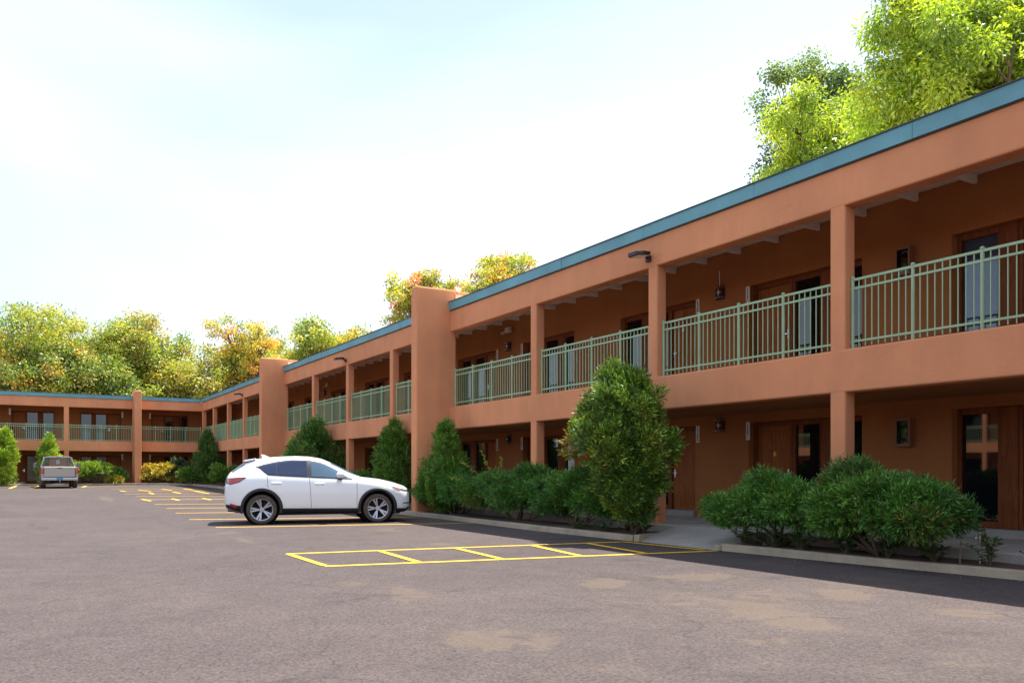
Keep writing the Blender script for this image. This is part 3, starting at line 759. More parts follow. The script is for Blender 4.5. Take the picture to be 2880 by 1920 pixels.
def tree(name, label, base, H, lobes, nclu, nleaf, L, W, pal, rt=.2, crad=.75, droop=.35, seed=1, group='trees behind the motel', lean=(0, 0), gap=.0, jit=.22):
    rng = np.random.default_rng(seed); base = Vector(base)
    root = thing(name, label, 'tree', base, group)
    cen = np.array([l[:3] for l in lobes], float)+np.array(base); rad = np.array([l[3:6] for l in lobes], float)
    vol = rad.prod(1)**.8; li = rng.choice(len(lobes), nclu, p=vol/vol.sum())
    dirs = rvec(rng, nclu); rr = rng.uniform(.35, 1, nclu)**.5
    C = cen[li]+dirs*rad[li]*rr[:, None]; crad = crad*.72
    # trunk and limbs
    m = MB(); top = Vector((base.x+lean[0], base.y+lean[1], base.z+H*.55))
    tp = [base+(top-base)*t+Vector((math.sin(t*5+seed)*.12, math.cos(t*4+seed)*.12, 0))*min(1, t*3) for t in np.linspace(0, 1, 7)]
    m.tube(tp, [rt*(1-.6*t) for t in np.linspace(0, 1, 7)], 7)
    for ci in range(len(lobes)):
        e = Vector(cen[ci]); k = 2+ci % 4; st = tp[k]
        mid = (st+e)/2+Vector((rng.normal()*.3, rng.normal()*.3, .4))
        r0 = rt*.55; m.tube([st, st.lerp(mid, .6), mid, mid.lerp(e, .5), e], [r0, r0*.8, r0*.6, r0*.4, r0*.25], 6)
        for j in np.where(li == ci)[0][:14]:
            q = Vector(C[j]); s0 = mid.lerp(e, rng.uniform(.1, 1)); mm = (s0+q)/2+Vector((0, 0, .25))
            m.tube([s0, mm, q], [r0*.28, r0*.18, .012], 4, False)
    m.build('trunk', M['bark'], root, 0, True)
    # leaves
    per = rng.multinomial(nleaf, np.ones(nclu)/nclu); ix = np.repeat(np.arange(nclu), per); n = len(ix)
    off = np.clip(rng.normal(size=(n, 3)), -1.9, 1.9)*crad*np.array([.55, .55, .42]); P = C[ix]+off
    cc = pick(rng, pal, nclu)*1.75*np.exp(rng.normal(size=(nclu, 1))*.10)
    # branch ends that turn: colour by place in the clump
    col = cc[ix]*np.exp(rng.normal(size=(n, 1))*jit)*(1+rng.normal(size=(n, 3))*.06)
    D = off/np.maximum(np.linalg.norm(off, axis=1, keepdims=True), .01)*.7+rvec(rng, n)*.9; D[:, 2] -= droop
    N = rvec(rng, n)*.8; N[:, 2] += .7
    leaves('crown', P, D, N, L*rng.uniform(.6, 1.3, n), W*rng.uniform(.6, 1.3, n), col, M['leaf'], root, .06)
    return root
G1, G2, G3, G4 = (.15, .20, .025), (.105, .16, .022), (.20, .225, .03), (.075, .125, .022)
YE, OR, RD, OL = (.28, .235, .03), (.34, .19, .03), (.38, .15, .05), (.18, .185, .04)
lef = [((.25, .23, .035), 1.4), (G1, 4), (G2, 3), (G3, 4), (OL, 2), (G4, 2)]
def crownlobes(w, h0, h1, n, seed, d=None):
    """uneven crown: n lobes filling an ellipsoid between heights h0 and h1"""
    rng = np.random.default_rng(seed+100); d = d or w; out = []
    zc = (h0+h1)/2; hz = (h1-h0)/2
    for i in range(n):
        v = rvec(rng, 1)[0]; r = rng.uniform(.2, .78)
        s = rng.uniform(.26, .42)
        out.append((v[0]*w/2*r, v[1]*d/2*r, zc+v[2]*hz*r*1.0, w/2*s, d/2*s, hz*s*.9))
    return out
def tr(u, Y, H, wpx, h0, label, pal, seed, nl=9000, lv=.22, wl=.125, X=None, nlob=11, dy=0, **k):
    if X is None: X = xat(u, Y)
    else: Y = yat(u, X)
    w = wpx/ppx(X, Y)
    return tree('broadleaf_tree', label, (X, Y, .3), H, crownlobes(w*1.22, h0, H+.25, int(nlob*1.8), seed), 260, int(nl*2.6), lv, wl, pal, seed=seed, **k)
def topz(u, v, X, Y): return CH+(HOR-v)/ppx(X, Y)
ORN = [((.28, .23, .03), 4), (YE, 3), (OR, 2), (G3, 5), (G1, 3)]
YG = [(G3, 5), (YE, 2), (G1, 4)]
# trees rising behind the far wing
tr(-60, 76, topz(-60, 850, xat(-60, 76), 76), 330, 3.5, 'broad yellowing green tree behind the far wing above the left pointed cypress', lef, 11, 13000, crad=.95)
tr(95, 73, topz(95, 828, xat(95, 73), 73), 330, 3.5, 'tall mid green tree behind the far wing straight above the pickup', lef, 12, 13000, crad=.95)
tr(175, 70.5, topz(175, 935, xat(175, 70.5), 70.5), 250, 2.5, 'lower golden-tinged tree just behind the far wing roof', [(YE, 2), (OL, 3), (G2, 4), (G4, 3)], 13, 9000, crad=.8)
tr(60, 69.5, topz(60, 985, xat(60, 69.5), 69.5), 230, 2.5, 'rusty tinged low tree touching the far wing roof above the left cypress', [((.30, .2, .03), 3), (G2, 4), (OL, 2), (G4, 3)], 21, 9000, crad=.8)
tr(345, 73, topz(345, 828, xat(345, 73), 73), 200, 3.5, 'tall narrow pale green tree rising behind the far fin wall', [(OL, 3), (G1, 3), (YE, 1), (G3, 3)], 14, 11000, crad=.8)
tr(300, 70, topz(300, 965, xat(300, 70), 70), 210, 2.5, 'dark green bushy tree low behind the far fin wall', [(G2, 4), (G4, 4), (OL, 2)], 15, 9000, crad=.8)
tr(430, 74, topz(430, 890, xat(430, 74), 74), 210, 3, 'thin airy green tree sloping down beside the tall narrow tree', [(G1, 4), (G3, 3), (G2, 2)], 16, 6500, crad=.8)
tr(510, 71, topz(510, 965, xat(510, 71), 71), 240, 2.5, 'small yellow-green tree above the inside corner of the roofs', [(G3, 4), (OL, 3), (YE, 1), (G1, 3)], 17, 8000, crad=.8)
tr(640, 72, topz(640, 1010, xat(640, 72), 72), 210, 2.5, 'low straw-green tree behind the corner of the roofs under the orange tree', [(OL, 4), (G3, 3), (YE, 1)], 18, 7500, crad=.7)
tr(705, 70, topz(705, 890, xat(705, 70), 70), 255, 7, 'open branching tree with orange autumn leaves left of the second fin wall', ORN, 19, 8500, lv=.22, wl=.12, crad=.62, nlob=14, rt=.22)
tr(915, 62, topz(915, 918, xat(915, 62), 62), 240, 7, 'rounded green tree behind the roof between the orange tree and the first fin wall', [(G1, 5), (G2, 3), (G3, 4)], 20, 8000, crad=.7)
tr(1020, 60, topz(1020, 915, xat(1020, 60), 60), 220, 7, 'small lime-yellow tree peeking over the roof left of the first fin wall', [(G3, 5), (YE, 3), (G1, 2)], 22, 7000, crad=.7)
RT = [(G3, 5), ((.26, .26, .03), 3), (RD, 1.6), (OR, 1.2), (G1, 3)]
tr(1190, 0, topz(1190, 775, 25, yat(1190, 25)), 260, 9, 'red-tipped tree showing on both sides of the first fin wall top', RT, 23, 7500, X=25, lv=.22, wl=.125, crad=.5, nlob=13)
tr(1425, 0, topz(1425, 680, 25, yat(1425, 25)), 235, 8, 'round yellow-green tree with red tips above the roof right of the first fin wall', RT, 24, 8000, X=25, lv=.18, wl=.10, crad=.5, nlob=12)
LM = [((.20, .27, .02), 6), ((.16, .24, .02), 4), ((.12, .195, .02), 3)]
BG = [((.07, .12, .045), 4), ((.10, .15, .04), 4), ((.05, .09, .035), 2)]
tr(2290, 0, topz(2290, 170, 25, yat(2290, 25)), 330, 7, 'blue-green poplar-like tree behind the roof left of the big lime tree', BG, 25, 26000, X=25, lv=.12, wl=.09, crad=.6, nlob=20, rt=.2)
tr(2310, 0, topz(2310, 300, 22.5, yat(2310, 22.5)), 330, 6.5, 'lime-leaved low tree in front of the blue-green tree over the roof', LM, 26, 24000, X=22.5, lv=.15, wl=.06, crad=.6, nlob=20, droop=.7)
tr(2740, 0, topz(2740, -60, 22.5, yat(2740, 22.5)), 640, 6.5, 'big lime green tree towering over the near end of the roof', LM, 27, 56000, X=22.5, lv=.15, wl=.06, crad=.65, nlob=34, droop=.7, rt=.28)

# ---- junipers and shrubs
def shrub(name, label, base, lobes, n, L, W, pal, up=.3, seed=1, group=None, stems=4, dead=.0, cat='shrub', out=1., tipc=None, shell=.75, sph=None):
    rng = np.random.default_rng(seed); base = Vector(base); root = thing(name, label, cat, base, group)
    lob = np.array(lobes, float); cen = lob[:, :3]+np.array(base); rad = lob[:, 3:6]
    m = MB()
    for k in range(stems):
        i = rng.integers(len(lob)); e = Vector(cen[i]); a = base+Vector((rng.normal()*.08, rng.normal()*.08, -.03))
        mid = a.lerp(e, .5)+Vector((rng.normal()*.08, rng.normal()*.08, .02))
        r0 = .024+.016*rng.random(); m.tube([a, a.lerp(mid, .5), mid, mid.lerp(e, .6), e], [r0, r0*.9, r0*.7, r0*.5, r0*.2], 6)
    zl = np.argsort(cen[:, 2])
    for k in range(int(26*dead)):
        i = zl[rng.integers(max(1, len(zl)//2))]; p = Vector(cen[i])+Vector(rng.normal(size=3)*rad[i]*.5); q = p+Vector((rng.normal()*.25, rng.normal()*.25, -rng.uniform(.1, .3)))
        m.tube([p, p.lerp(q, .5)+Vector((.02, .02, .02)), q], [.008, .006, .003], 4, False)
    tag(m.build('stem', M['bark'], root, 0, True), kind='stuff')
    # sprays on the lobes' skins
    ns = n//9; a = (rad[:, 0]*rad[:, 1]+rad[:, 0]*rad[:, 2]+rad[:, 1]*rad[:, 2]); li = rng.choice(len(lob), ns, p=a/a.sum())
    o = rvec(rng, ns); r = rng.uniform(shell, 1.02, ns); C = cen[li]+o*rad[li]*r[:, None]
    oo = o/rad[li]; oo /= np.linalg.norm(oo, axis=1, keepdims=True)
    zc = (cen[:, 2].mean()); ax = C-np.array([base.x, base.y, 0])[None]; ax[:, 2] = 0
    ax /= np.maximum(np.linalg.norm(ax, axis=1, keepdims=True), .05)
    sd = oo*out+ax*.35+rvec(rng, ns)*.45; sd[:, 2] += up; sd /= np.linalg.norm(sd, axis=1, keepdims=True)
    lobc = pick(rng, pal, len(lob)); spc = pick(rng, pal, ns)
    cs_ = 1.6*(.55*lobc[li]+.45*spc)*np.exp(rng.normal(size=(ns, 1))*.34)
    ix = np.repeat(np.arange(ns), 9); k = len(ix); t = np.tile(np.linspace(-.35, .8, 9), ns)
    sl = (L*rng.uniform(1.0, 2.2, ns))[ix]
    side = rvec(rng, k)
    P = C[ix]+sd[ix]*(t*sl)[:, None]+side*(.10*L+.25*L*rng.random(k))[:, None]
    D = sd[ix]*1.0+side*.75
    col = cs_[ix]*np.exp(rng.normal(size=(k, 1))*.15)
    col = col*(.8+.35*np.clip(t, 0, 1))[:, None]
    N = rvec(rng, k)
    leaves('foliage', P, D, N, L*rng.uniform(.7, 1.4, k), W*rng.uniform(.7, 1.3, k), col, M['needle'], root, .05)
    return root
JU = [((.050, .135, .020), 5), ((.035, .098, .020), 3), ((.085, .185, .025), 3), ((.16, .10, .03), .4)]
def mound(rng, len_y, len_x, h, n, z0=.35, flat=.5, lean=0):
    """wide flat-topped bush: many overlapping lobes, ragged along the top and hanging low at the sides"""
    out = []
    for i in range(int(n*1.7)):
        a = rng.uniform(-1, 1); b = rng.uniform(-1, 1); q = (max(.02, 1-abs(a)**5))**.5*(max(.05, 1-.4*b*b))**.5*(1+.16*math.sin(a*4.1+len_y*3))
        s = rng.uniform(.7, 1.25); t = rng.uniform(.15, 1)**.7
        z = z0*.8+(h*.86-z0*.8)*q*t
        out.append((b*len_x*.5*.8*(1-.25*t), a*len_y*.5*.9, z, .22*s*len_x, min(.36, .13*len_y)*s, .13*s*h))
    return out
rg = np.random.default_rng(5)
JL = 'juniper_shrub'; jg = 'spreading junipers in the kerb bed'
def spread(u0, u1, X, h, label, seed, n, nl=24, lf=.86, wx=1.15, dead=.6, z0=.38, stems=6, L=.068, Wd=.0145, pal=JU):
    y1, y0 = yat(u0, X), yat(u1, X); y = (y0+y1)/2
    return shrub(JL, label, (X, y, gz(y)+.08), mound(np.random.default_rng(seed), (y1-y0)*lf, wx*.92, h-.08, nl, z0), int(n*1.35), L, Wd, pal, .28, seed, jg, stems, dead)
spread(2006, 2420, 9.95, 1.20, 'spreading green juniper overhanging the concrete path with bare brown twigs beneath', 31, 72000, 30, lf=.77, dead=1.2)
spread(2250, 2745, 10.0, 1.30, 'broad flat-topped juniper below the ground floor extinguisher cabinet', 32, 84000, 34, lf=.77, dead=.9)
spread(1175, 1420, 9.95, 1.22, 'spreading juniper beside the foot of the first fin wall', 33, 54000, 30, wx=1.2)
spread(1345, 1590, 9.98, 1.32, 'spreading juniper in the middle of the hedge with yellow-green shoots poking out', 34, 54000, 30, wx=1.2)
spread(1510, 1760, 9.98, 1.30, 'shaded spreading juniper tucked against the tall juniper', 35, 48000, 28, wx=1.15, dead=1.0)
# bright shoots poking out of the hedge
def shoots(label, pts, seed, group=None):
    rng = np.random.default_rng(seed); b = Vector(pts[0][0]); root = thing('leafy_shoot', label, 'plant', b, group)
    m = MB(); PP = []; DD = []
    for p0, p1 in pts:
        p0 = Vector(p0); p1 = Vector(p1); mid = p0.lerp(p1, .5)+Vector((0, 0, .04)); m.tube([p0, mid, p1], [.008, .006, .003], 5)
        for t in np.linspace(.35, 1, 26):
            q = p0.lerp(p1, t); PP.append(q); DD.append((p1-p0).normalized()*.6+Vector(rng.normal(size=3))*.7)
    tag(m.build('stem', M['bark'], root), kind='stuff')
    P = np.array(PP); n = len(P); col = np.array([(.30, .36, .03)]*n)*np.exp(rng.normal(size=(n, 1))*.2)
    leaves('leaf', P, np.array(DD), rvec(rng, n), np.full(n, .075), np.full(n, .034), col, M['leaf'], root, .05)
shoots('lime-yellow leafy shoots poking out of the top of the middle juniper', [((9.85, 18.0, 1.05), (9.6, 18.75, 1.52)), ((9.9, 17.6, 1.05), (9.8, 18.0, 1.72)), ((9.9, 17.3, 1.1), (9.95, 17.25, 1.58)), ((9.6, 18.4, .95), (9.3, 18.7, 1.1))], 3)
# tall loose juniper
TJ = [((.065, .135, .02), 5), ((.095, .175, .022), 4), ((.15, .22, .025), 3), ((.24, .14, .03), .5), ((.045, .09, .02), 3)]
rng = np.random.default_rng(77); lob = []
for i in range(78):
    t = (i+rng.random())/78; a = i*2.39996+rng.normal()*.3
    w = float(np.interp(t, [0, .12, .3, .5, .7, .88, 1], [.20, .36, .80, 1.0, .95, .72, .30]))*(1+.22*math.sin(2*a+6*t)+.12*math.sin(5*t*math.pi))
    r = w*(rng.uniform(.1, 1)**.5)*.77; s = rng.uniform(.13, .25)
    lob.append((r*math.cos(a)*.98-.28*math.sin(t*2.4), r*math.sin(a)*1.0+.18*(t-.3), .38+2.44*t, s, s, s*1.3))
shrub('juniper_tree', 'tall ragged upright juniper with brown patches standing by the hatched walkway', (9.64, 11.86, .1), lob, 66000, .085, .023, TJ, .7, 78, None, 10, 1.4, 'tree', out=.9, shell=.5)
# pointed cypresses and round junipers
AV = [((.075, .16, .02), 5), ((.055, .12, .018), 4), ((.11, .20, .022), 3)]
AL = [((.15, .24, .02), 5), ((.11, .19, .02), 4), ((.20, .27, .025), 3)]
def cone(name, label, X, Y, h, w, pal, seed, n, tips=4, z0=.12, full=.5, L=.09, Wd=.022, grp='pointed cypresses in the beds', round_=False, nl=36):
    rng = np.random.default_rng(seed); lob = []
    for i in range(nl):
        t = rng.uniform(0, 1)**.85; a = rng.uniform(0, 6.283)
        prof = (math.sin(math.pi*min(1, .16+t*.84))**.8 if round_ else (min(1, (t+.10)/.36)**.6*(1-max(0, t-.3)/.7)**.85))
        r = w/2*prof*rng.uniform(.45, .80)
        s = w*.15*rng.uniform(.7, 1.2)*(.55+.5*prof); lob.append((r*math.cos(a), r*math.sin(a), z0+h*.90*t, s, s, s*1.9))
    for k in range(tips):
        a = 6.283*k/tips+rng.uniform(-.5, .5); q = rng.uniform(.08, .16)*w if k else 0
        lob.append((q*math.cos(a), q*math.sin(a), h*(.93-.10*(k > 0)*rng.uniform(.5, 1.4)), w*.07, w*.07, h*.085))
    return shrub(name, label, (X, Y, gz(Y)+.06), lob, n, L, Wd, pal, 1.25, seed, grp, 5, .25, 'shrub', out=.8, shell=.6)
cone('cypress_shrub', 'pointed twin-tipped green cypress right of the first fin wall', 9.98, 20.3, 2.42, 1.5, AV, 41, 34000, 3)
cone('cypress_shrub', 'tall green cypress half hidden behind the first fin wall', xat(1112, 24.6), 24.6, 2.78, 1.75, AV, 42, 30000, 4)
cone('juniper_shrub', 'large rounded dark juniper behind the roof of the white car', xat(888, 31.8), 31.8, 3.0, 2.25, JU, 43, 34000, 4, round_=True, grp=None)
cone('cypress_shrub', 'dark pointed cypress in the inside corner of the car park', xat(583, 53.5), 53.5, 3.15, 2.3, [((.045, .10, .02), 5), ((.07, .14, .02), 3)], 44, 24000, 2, L=.11, Wd=.03)
cone('cypress_shrub', 'lime green three-tipped cypress behind the silver pickup', xat(140, 57.6), 57.6, 3.0, 1.75, AL, 45, 22000, 4, L=.11, Wd=.03)
cone('cypress_shrub', 'lime green egg-shaped cypress left of the pickup', xat(14, 57.3), 57.3, 3.3, 1.95, AL, 46, 24000, 3, L=.11, Wd=.03)
def lowbush(label, u, Y, w, h, pal, seed, n, name='juniper_shrub', L=.10, Wd=.028, leaf=False, z0=.3, grp=None, nl=14):
    X = xat(u, Y); rng = np.random.default_rng(seed)
    return shrub(name, label, (X, Y, gz(Y)+.06), [(b, a, c, d, e, f) for a, b, c, d, e, f in mound(rng, w, w*.9, h, nl, z0)], n, L, Wd, pal, .25, seed, grp, 6, .3)
lowbush('low green juniper between the dark cypress and the tail of the white car', 640, 48.5, 1.7, 1.25, AV, 51, 12000)
lowbush('low green juniper at the left foot of the dark cypress', 545, 54.5, 1.5, 1.15, AV, 52, 9000)
lowbush('golden yellow shrub right of the far fin wall', 452, 57.6, 2.0, 1.35, [((.33, .26, .03), 5), ((.24, .22, .03), 3)], 53, 12000, 'flowering_shrub', .11, .05)
lowbush('dark grey-green leafy shrub beside the golden shrub', 510, 57.5, 1.2, 1.5, [((.035, .055, .03), 4), ((.05, .08, .04), 3)], 54, 6000, 'leafy_shrub', .12, .05)
lowbush('bonsai-like spreading juniper right of the pickup with bare trunk', 268, 57.5, 2.1, 1.35, AL, 55, 12000, z0=.75)
lowbush('light green juniper touching the right side of the pickup', 228, 57.7, 1.3, 1.5, AL, 56, 8000, z0=.5)
lowbush('small dark green bush beside the far fin wall', 330, 57.7, .95, 1.05, JU, 57, 5000, 'leafy_shrub')
lowbush('little yellow-orange plant at the kerb by the far fin wall', 322, 57.35, .9, .5, [((.34, .22, .03), 3), ((.20, .24, .03), 3)], 58, 3500, 'flowering_shrub', z0=.12)
lowbush('low dark juniper behind the bonnet of the white car', 985, 29.0, 1.8, 1.1, JU, 59, 12000)
# weeds by the kerb
def weed(label, X, Y, h, seed, ns=7, spread_=.25, pal=((.05, .11, .025), (.07, .14, .03)), L=.085, W=.036):
    rng = np.random.default_rng(seed); b = Vector((X, Y, gz(Y)+.09)); root = thing('weed_plant', label, 'plant', b, 'weeds in the kerb beds')
    m = MB(); PP = []; DD = []
    for k in range(ns):
        e = b+Vector((rng.normal()*spread_, rng.normal()*spread_, h*rng.uniform(.5, 1))); mid = b.lerp(e, .5)+Vector((0, 0, h*.15))
        m.tube([b, mid, e], [.007, .005, .003], 4)
        for t in np.linspace(.2, 1, 16):
            q = b.lerp(mid, t*2) if t < .5 else mid.lerp(e, t*2-1); PP.append(q); v = rng.normal(size=3); v[2] = abs(v[2])*.4; DD.append(v)
    m.build('stem', M['bark'], root)
    P = np.array(PP); n = len(P); col = np.array(pal)[rng.integers(0, len(pal), n)]*np.exp(rng.normal(size=(n, 1))*.2)
    leaves('leaf', P, np.array(DD), rvec(rng, n)+np.array([0, 0, 1.]), L*rng.uniform(.6, 1.3, n), W*rng.uniform(.7, 1.2, n), col, M['leaf'], root, .08)
weed('leafy weed beside the standpipe tap', 10.15, 5.75, .5, 61, 7, .16)
weed('low weed right of the standpipe tap', 10.2, 5.2, .38, 62, 6, .18)
for i, (x, y) in enumerate(((9.75, 8.75), (9.72, 9.25), (9.80, 8.3), (9.9, 7.6), (9.95, 7.0), (10.05, 6.4))):
    weed(['fern-like weed spilling over the kerb end by the concrete path', 'fern-like weed behind the kerb under the overhanging juniper twigs'][i % 2] if i < 2 else 'fern-like weed in the soil under the flat-topped juniper', x, y, .30, 63+i, 9, .2, L=.11, W=.03)
for i, (x, y) in enumerate(((9.9, 12.4), (10.2, 12.3), (9.65, 12.9), (9.6, 13.6))):
    weed('short weed at the foot of the tall juniper beside the path', x, y, .16, 73+i, 6, .14)
# tap
t = thing('standpipe_tap', 'rusty standpipe with a garden tap in the kerb bed', 'tap', (10.2, 5.9, .08))
MB().tube([(10.2, 5.9, .06), (10.2, 5.9, .50)], .014, 8).build('pipe', M['chrome'], t)
MB().tube([(10.2, 5.9, .48), (10.12, 5.9, .47), (10.11, 5.9, .43)], .011, 8).build('spout', M['chrome'], t)
MB().box(10.17, 10.23, 5.87, 5.93, .51, .522).build('handle', M['chrome'], t)
o = MB().tube([(10.1, 6.1, .06), (10.11, 6.09, .40)], .012, 6).build('stake', M['twig'], None); tag(o, 'thin rusty stake leaning beside the standpipe tap', 'stake')
# fallen leaves along the kerb
rng = np.random.default_rng(9); n = 420; yy = rng.uniform(4.5, 24, n)
kx = np.interp(yy, [k[1] for k in KERB[1:11]], [k[0] for k in KERB[1:11]])-np.abs(rng.normal(size=n))*.22-.02
P = np.stack([kx, yy, np.full(n, .012)], 1); D = rvec(rng, n); D[:, 2] *= .12; N = np.tile([0, 0, 1.], (n, 1))+rvec(rng, n)*.3
lit = leaves('fallen_leaves', P, D, N, rng.uniform(.015, .045, n), rng.uniform(.008, .02, n), np.array([(.35, .22, .09)]*n)*np.exp(rng.normal(size=(n, 1))*.4), M['leaf'], None)
tag(lit, 'dry fallen leaves scattered on the asphalt along the kerb', 'leaves', kind='stuff')

# ------------------------------------------------------------------ white car
CT = [(-.83, .86), (-.815, 1.02), (-.79, 1.12), (-.72, 1.215), (-.55, 1.36), (-.37, 1.515), (-.19, 1.575), (.13, 1.625), (.45, 1.652), (.8, 1.664), (1.1, 1.655), (1.4, 1.605), (1.64, 1.50), (1.9, 1.345), (2.15, 1.20), (2.36, 1.108), (2.47, 1.098), (2.79, 1.06), (3.11, .985), (3.386, .895), (3.50, .835), (3.545, .77)]
CB = [(-.83, .52), (-.80, .38), (-.6, .31), (-.4, .29), (0, .27), (.5, .24), (2.2, .22), (3.2, .22), (3.4, .24), (3.5, .28), (3.545, .36)]
CE = [(-.83, .80), (-.815, .92), (-.79, .98), (-.7, 1.08), (-.55, 1.14), (-.1, 1.165), (.66, 1.12), (1.19, 1.09), (1.94, 1.06), (2.3, 1.045), (2.79, .97), (3.11, .89), (3.386, .80), (3.5, .74), (3.545, .68)]
CW = [(-.83, .60), (-.815, .70), (-.79, .77), (-.72, .835), (-.6, .875), (-.3, .912), (.3, .92), (2.3, .92), (2.8, .912), (3.1, .88), (3.3, .825), (3.42, .76), (3.5, .68), (3.545, .58)]
CR = [(-.83, .50), (-.7, .66), (-.55, .61), (-.37, .57), (.1, .60), (.6, .615), (1.1, .61), (1.64, .60), (2.0, .66), (2.36, .74), (2.6, .72), (3.1, .68), (3.4, .6), (3.545, .45)]
CT = [(x, z if z < 1.22 else z-.045*min(1, (z-1.22)/.3)) for x, z in CT]
def ci(t, x): return float(np.interp(x, [a for a, b in t], [b for a, b in t]))
def section(x):
    top, bot, be, w, wr = (ci(t, x) for t in (CT, CB, CE, CW, CR))
    be = min(be, top-.03); dz = top-be; e = min(.085, dz*.45)
    mid = bot+(be-bot)*.5
    p = [(0, bot), (w-.16, bot), (w-.05, bot+.05), (w-.012, bot+.16), (w-.002, bot+(be-bot)*.38), (w, bot+(be-bot)*.62), (w-.008, be-.16*min(1, (be-bot))), (w-.03, be-.05), (w-.06, be)]
    for t in (.25, .5, .75):
        a0, b0 = w-.075, be+.01; a1, b1 = wr+.035, top-e
        p.append((a0+(a1-a0)*t+.02*math.sin(t*math.pi), b0+(b1-b0)*t))
    p += [(wr+.03, top-e), (wr-.01, top-e*.55), (wr-.08, top-e*.25), (wr*.6, top-e*.08), (0, top)]
    return p
def smooth_sec(x, n=44):
    p = np.array(section(x)); d = np.r_[0, np.cumsum(np.linalg.norm(np.diff(p, axis=0), axis=1))]; t = np.linspace(0, d[-1], n)
    q = np.stack([np.interp(t, d, p[:, 0]), np.interp(t, d, p[:, 1])], 1)
    for _ in range(2): q[1:-1] = .25*q[:-2]+.5*q[1:-1]+.25*q[2:]
    return q
def side_y(x, z):
    q = smooth_sec(x); zi = q[:, 1]; k = np.argmax(q[:, 0] > ci(CW, x)*.9); 
    return float(np.interp(z, zi[4:], q[4:, 0]))
def top_z(x, y):
    q = smooth_sec(x)[22:]; return float(np.interp(-abs(y), -q[:, 0], q[:, 1]))
cr_, cf_ = gnd(736, 1474), gnd(1061, 1468)
hd = math.atan2(cf_.y-cr_.y, cf_.x-cr_.x)
# rear axle ground point on the visible (right) side is at local (0, -.80)
cx = cr_.x-math.sin(hd)*.80*1.0; cy = cr_.y+math.cos(hd)*.80
car = thing('parked_car', 'white compact sport utility car parked nose to the kerb with yellow stall lines around it', 'car', (cx, cy, 0), rotz=hd, local=True)
xs = sorted(set(list(np.linspace(-.83, -.6, 9))+list(np.linspace(-.6, 3.3, 66))+list(np.linspace(3.3, 3.545, 12))))
V = []; F = []; ns = 44; ring = 2*ns-2
for x in xs:
    q = smooth_sec(x, ns); r_ = [(x, y, z) for y, z in q]+[(x, -y, z) for y, z in q[::-1][1:-1]]
    V += r_
for i in range(len(xs)-1):
    for k in range(ring): F.append((i*ring+k, i*ring+(k+1) % ring, (i+1)*ring+(k+1) % ring, (i+1)*ring+k))
F += [tuple(range(ring))[::-1], tuple((len(xs)-1)*ring+k for k in range(ring))]
body = MB().add(V, F).build('body', M['carwhite'], car, 0, True)
WR, WZ, AXL = .350, .352, (0.0, 2.70)
cut = MB()
for ax_ in AXL:
    for sg in (-1, 1):
        prof = []; n = 40
        V = [(ax_+.415*math.cos(2*math.pi*k/n), sg*.56, WZ+.02+.415*math.sin(2*math.pi*k/n)) for k in range(n)]+[(ax_+.415*math.cos(2*math.pi*k/n), sg*1.2, WZ+.02+.415*math.sin(2*math.pi*k/n)) for k in range(n)]
        cut.add(V, [tuple(range(n)), tuple(range(n, 2*n))]+[(k, (k+1) % n, n+(k+1) % n, n+k) for k in range(n)])
cme = cut.mesh('cut', tuple(FR[body])); cob = bpy.data.objects.new('cut', cme); COL.objects.link(cob)
cob.parent = car; cob.location = body.location
bm_ = body.modifiers.new('arch', 'BOOLEAN'); bm_.object = cob; bm_.operation = 'DIFFERENCE'; bm_.solver = 'EXACT'
bpy.context.view_layer.update()
dg = bpy.context.evaluated_depsgraph_get(); nm = bpy.data.meshes.new_from_object(body.evaluated_get(dg))
body.modifiers.clear(); body.data = nm; nm.name = 'body'; bpy.data.objects.remove(cob)
nm.materials.clear(); nm.materials.append(M['carwhite']); nm.polygons.foreach_set('use_smooth', [True]*len(nm.polygons))
nm.polygons.foreach_set('material_index', [0]*len(nm.polygons))
try: nm.set_sharp_from_angle(angle=R(38))
except Exception: pass
def interp(pts, x): return float(np.interp(x, [p[0] for p in pts], [p[1] for p in pts]))
def patch(name, mat, lo, hi, x0, x1, parent=None, off=.004, nx=24, nz=8, sides=(-1, 1), thick=.004, smooth=True):
    """sheet lying on the car's side between two curves lo(x) and hi(x), one object for each side"""
    out = []
    for sg in sides:
        V = []; F = []
        for i in range(nx+1):
            x = x0+(x1-x0)*i/nx; a, b = interp(lo, x), interp(hi, x)
            for j in range(nz+1):
                z = a+(b-a)*j/nz; V.append((x, sg*(side_y(x, z)+off), z))
        for i in range(nx):
            for j in range(nz): F.append((i*(nz+1)+j, (i+1)*(nz+1)+j, (i+1)*(nz+1)+j+1, i*(nz+1)+j+1))
        if sg > 0: F = [f[::-1] for f in F]
        o = MB().add(V, F).build(name, mat, parent or car, 0, smooth, recalc=False); out.append(o)
    return out
DT = [(-.12, 1.36), (.05, 1.425), (.34, 1.495), (.66, 1.54), (1.065, 1.535), (1.405, 1.475), (1.68, 1.33), (1.917, 1.165), (2.08, 1.062)]
DB = [(-.12, 1.355), (-.04, 1.315), (.128, 1.165), (.3, 1.155), (.66, 1.135), (1.19, 1.105), (1.94, 1.068), (2.08, 1.055)]
DT = [(x, z-.040*min(1, max(0, (z-1.16)/.3))) for x, z in DT]
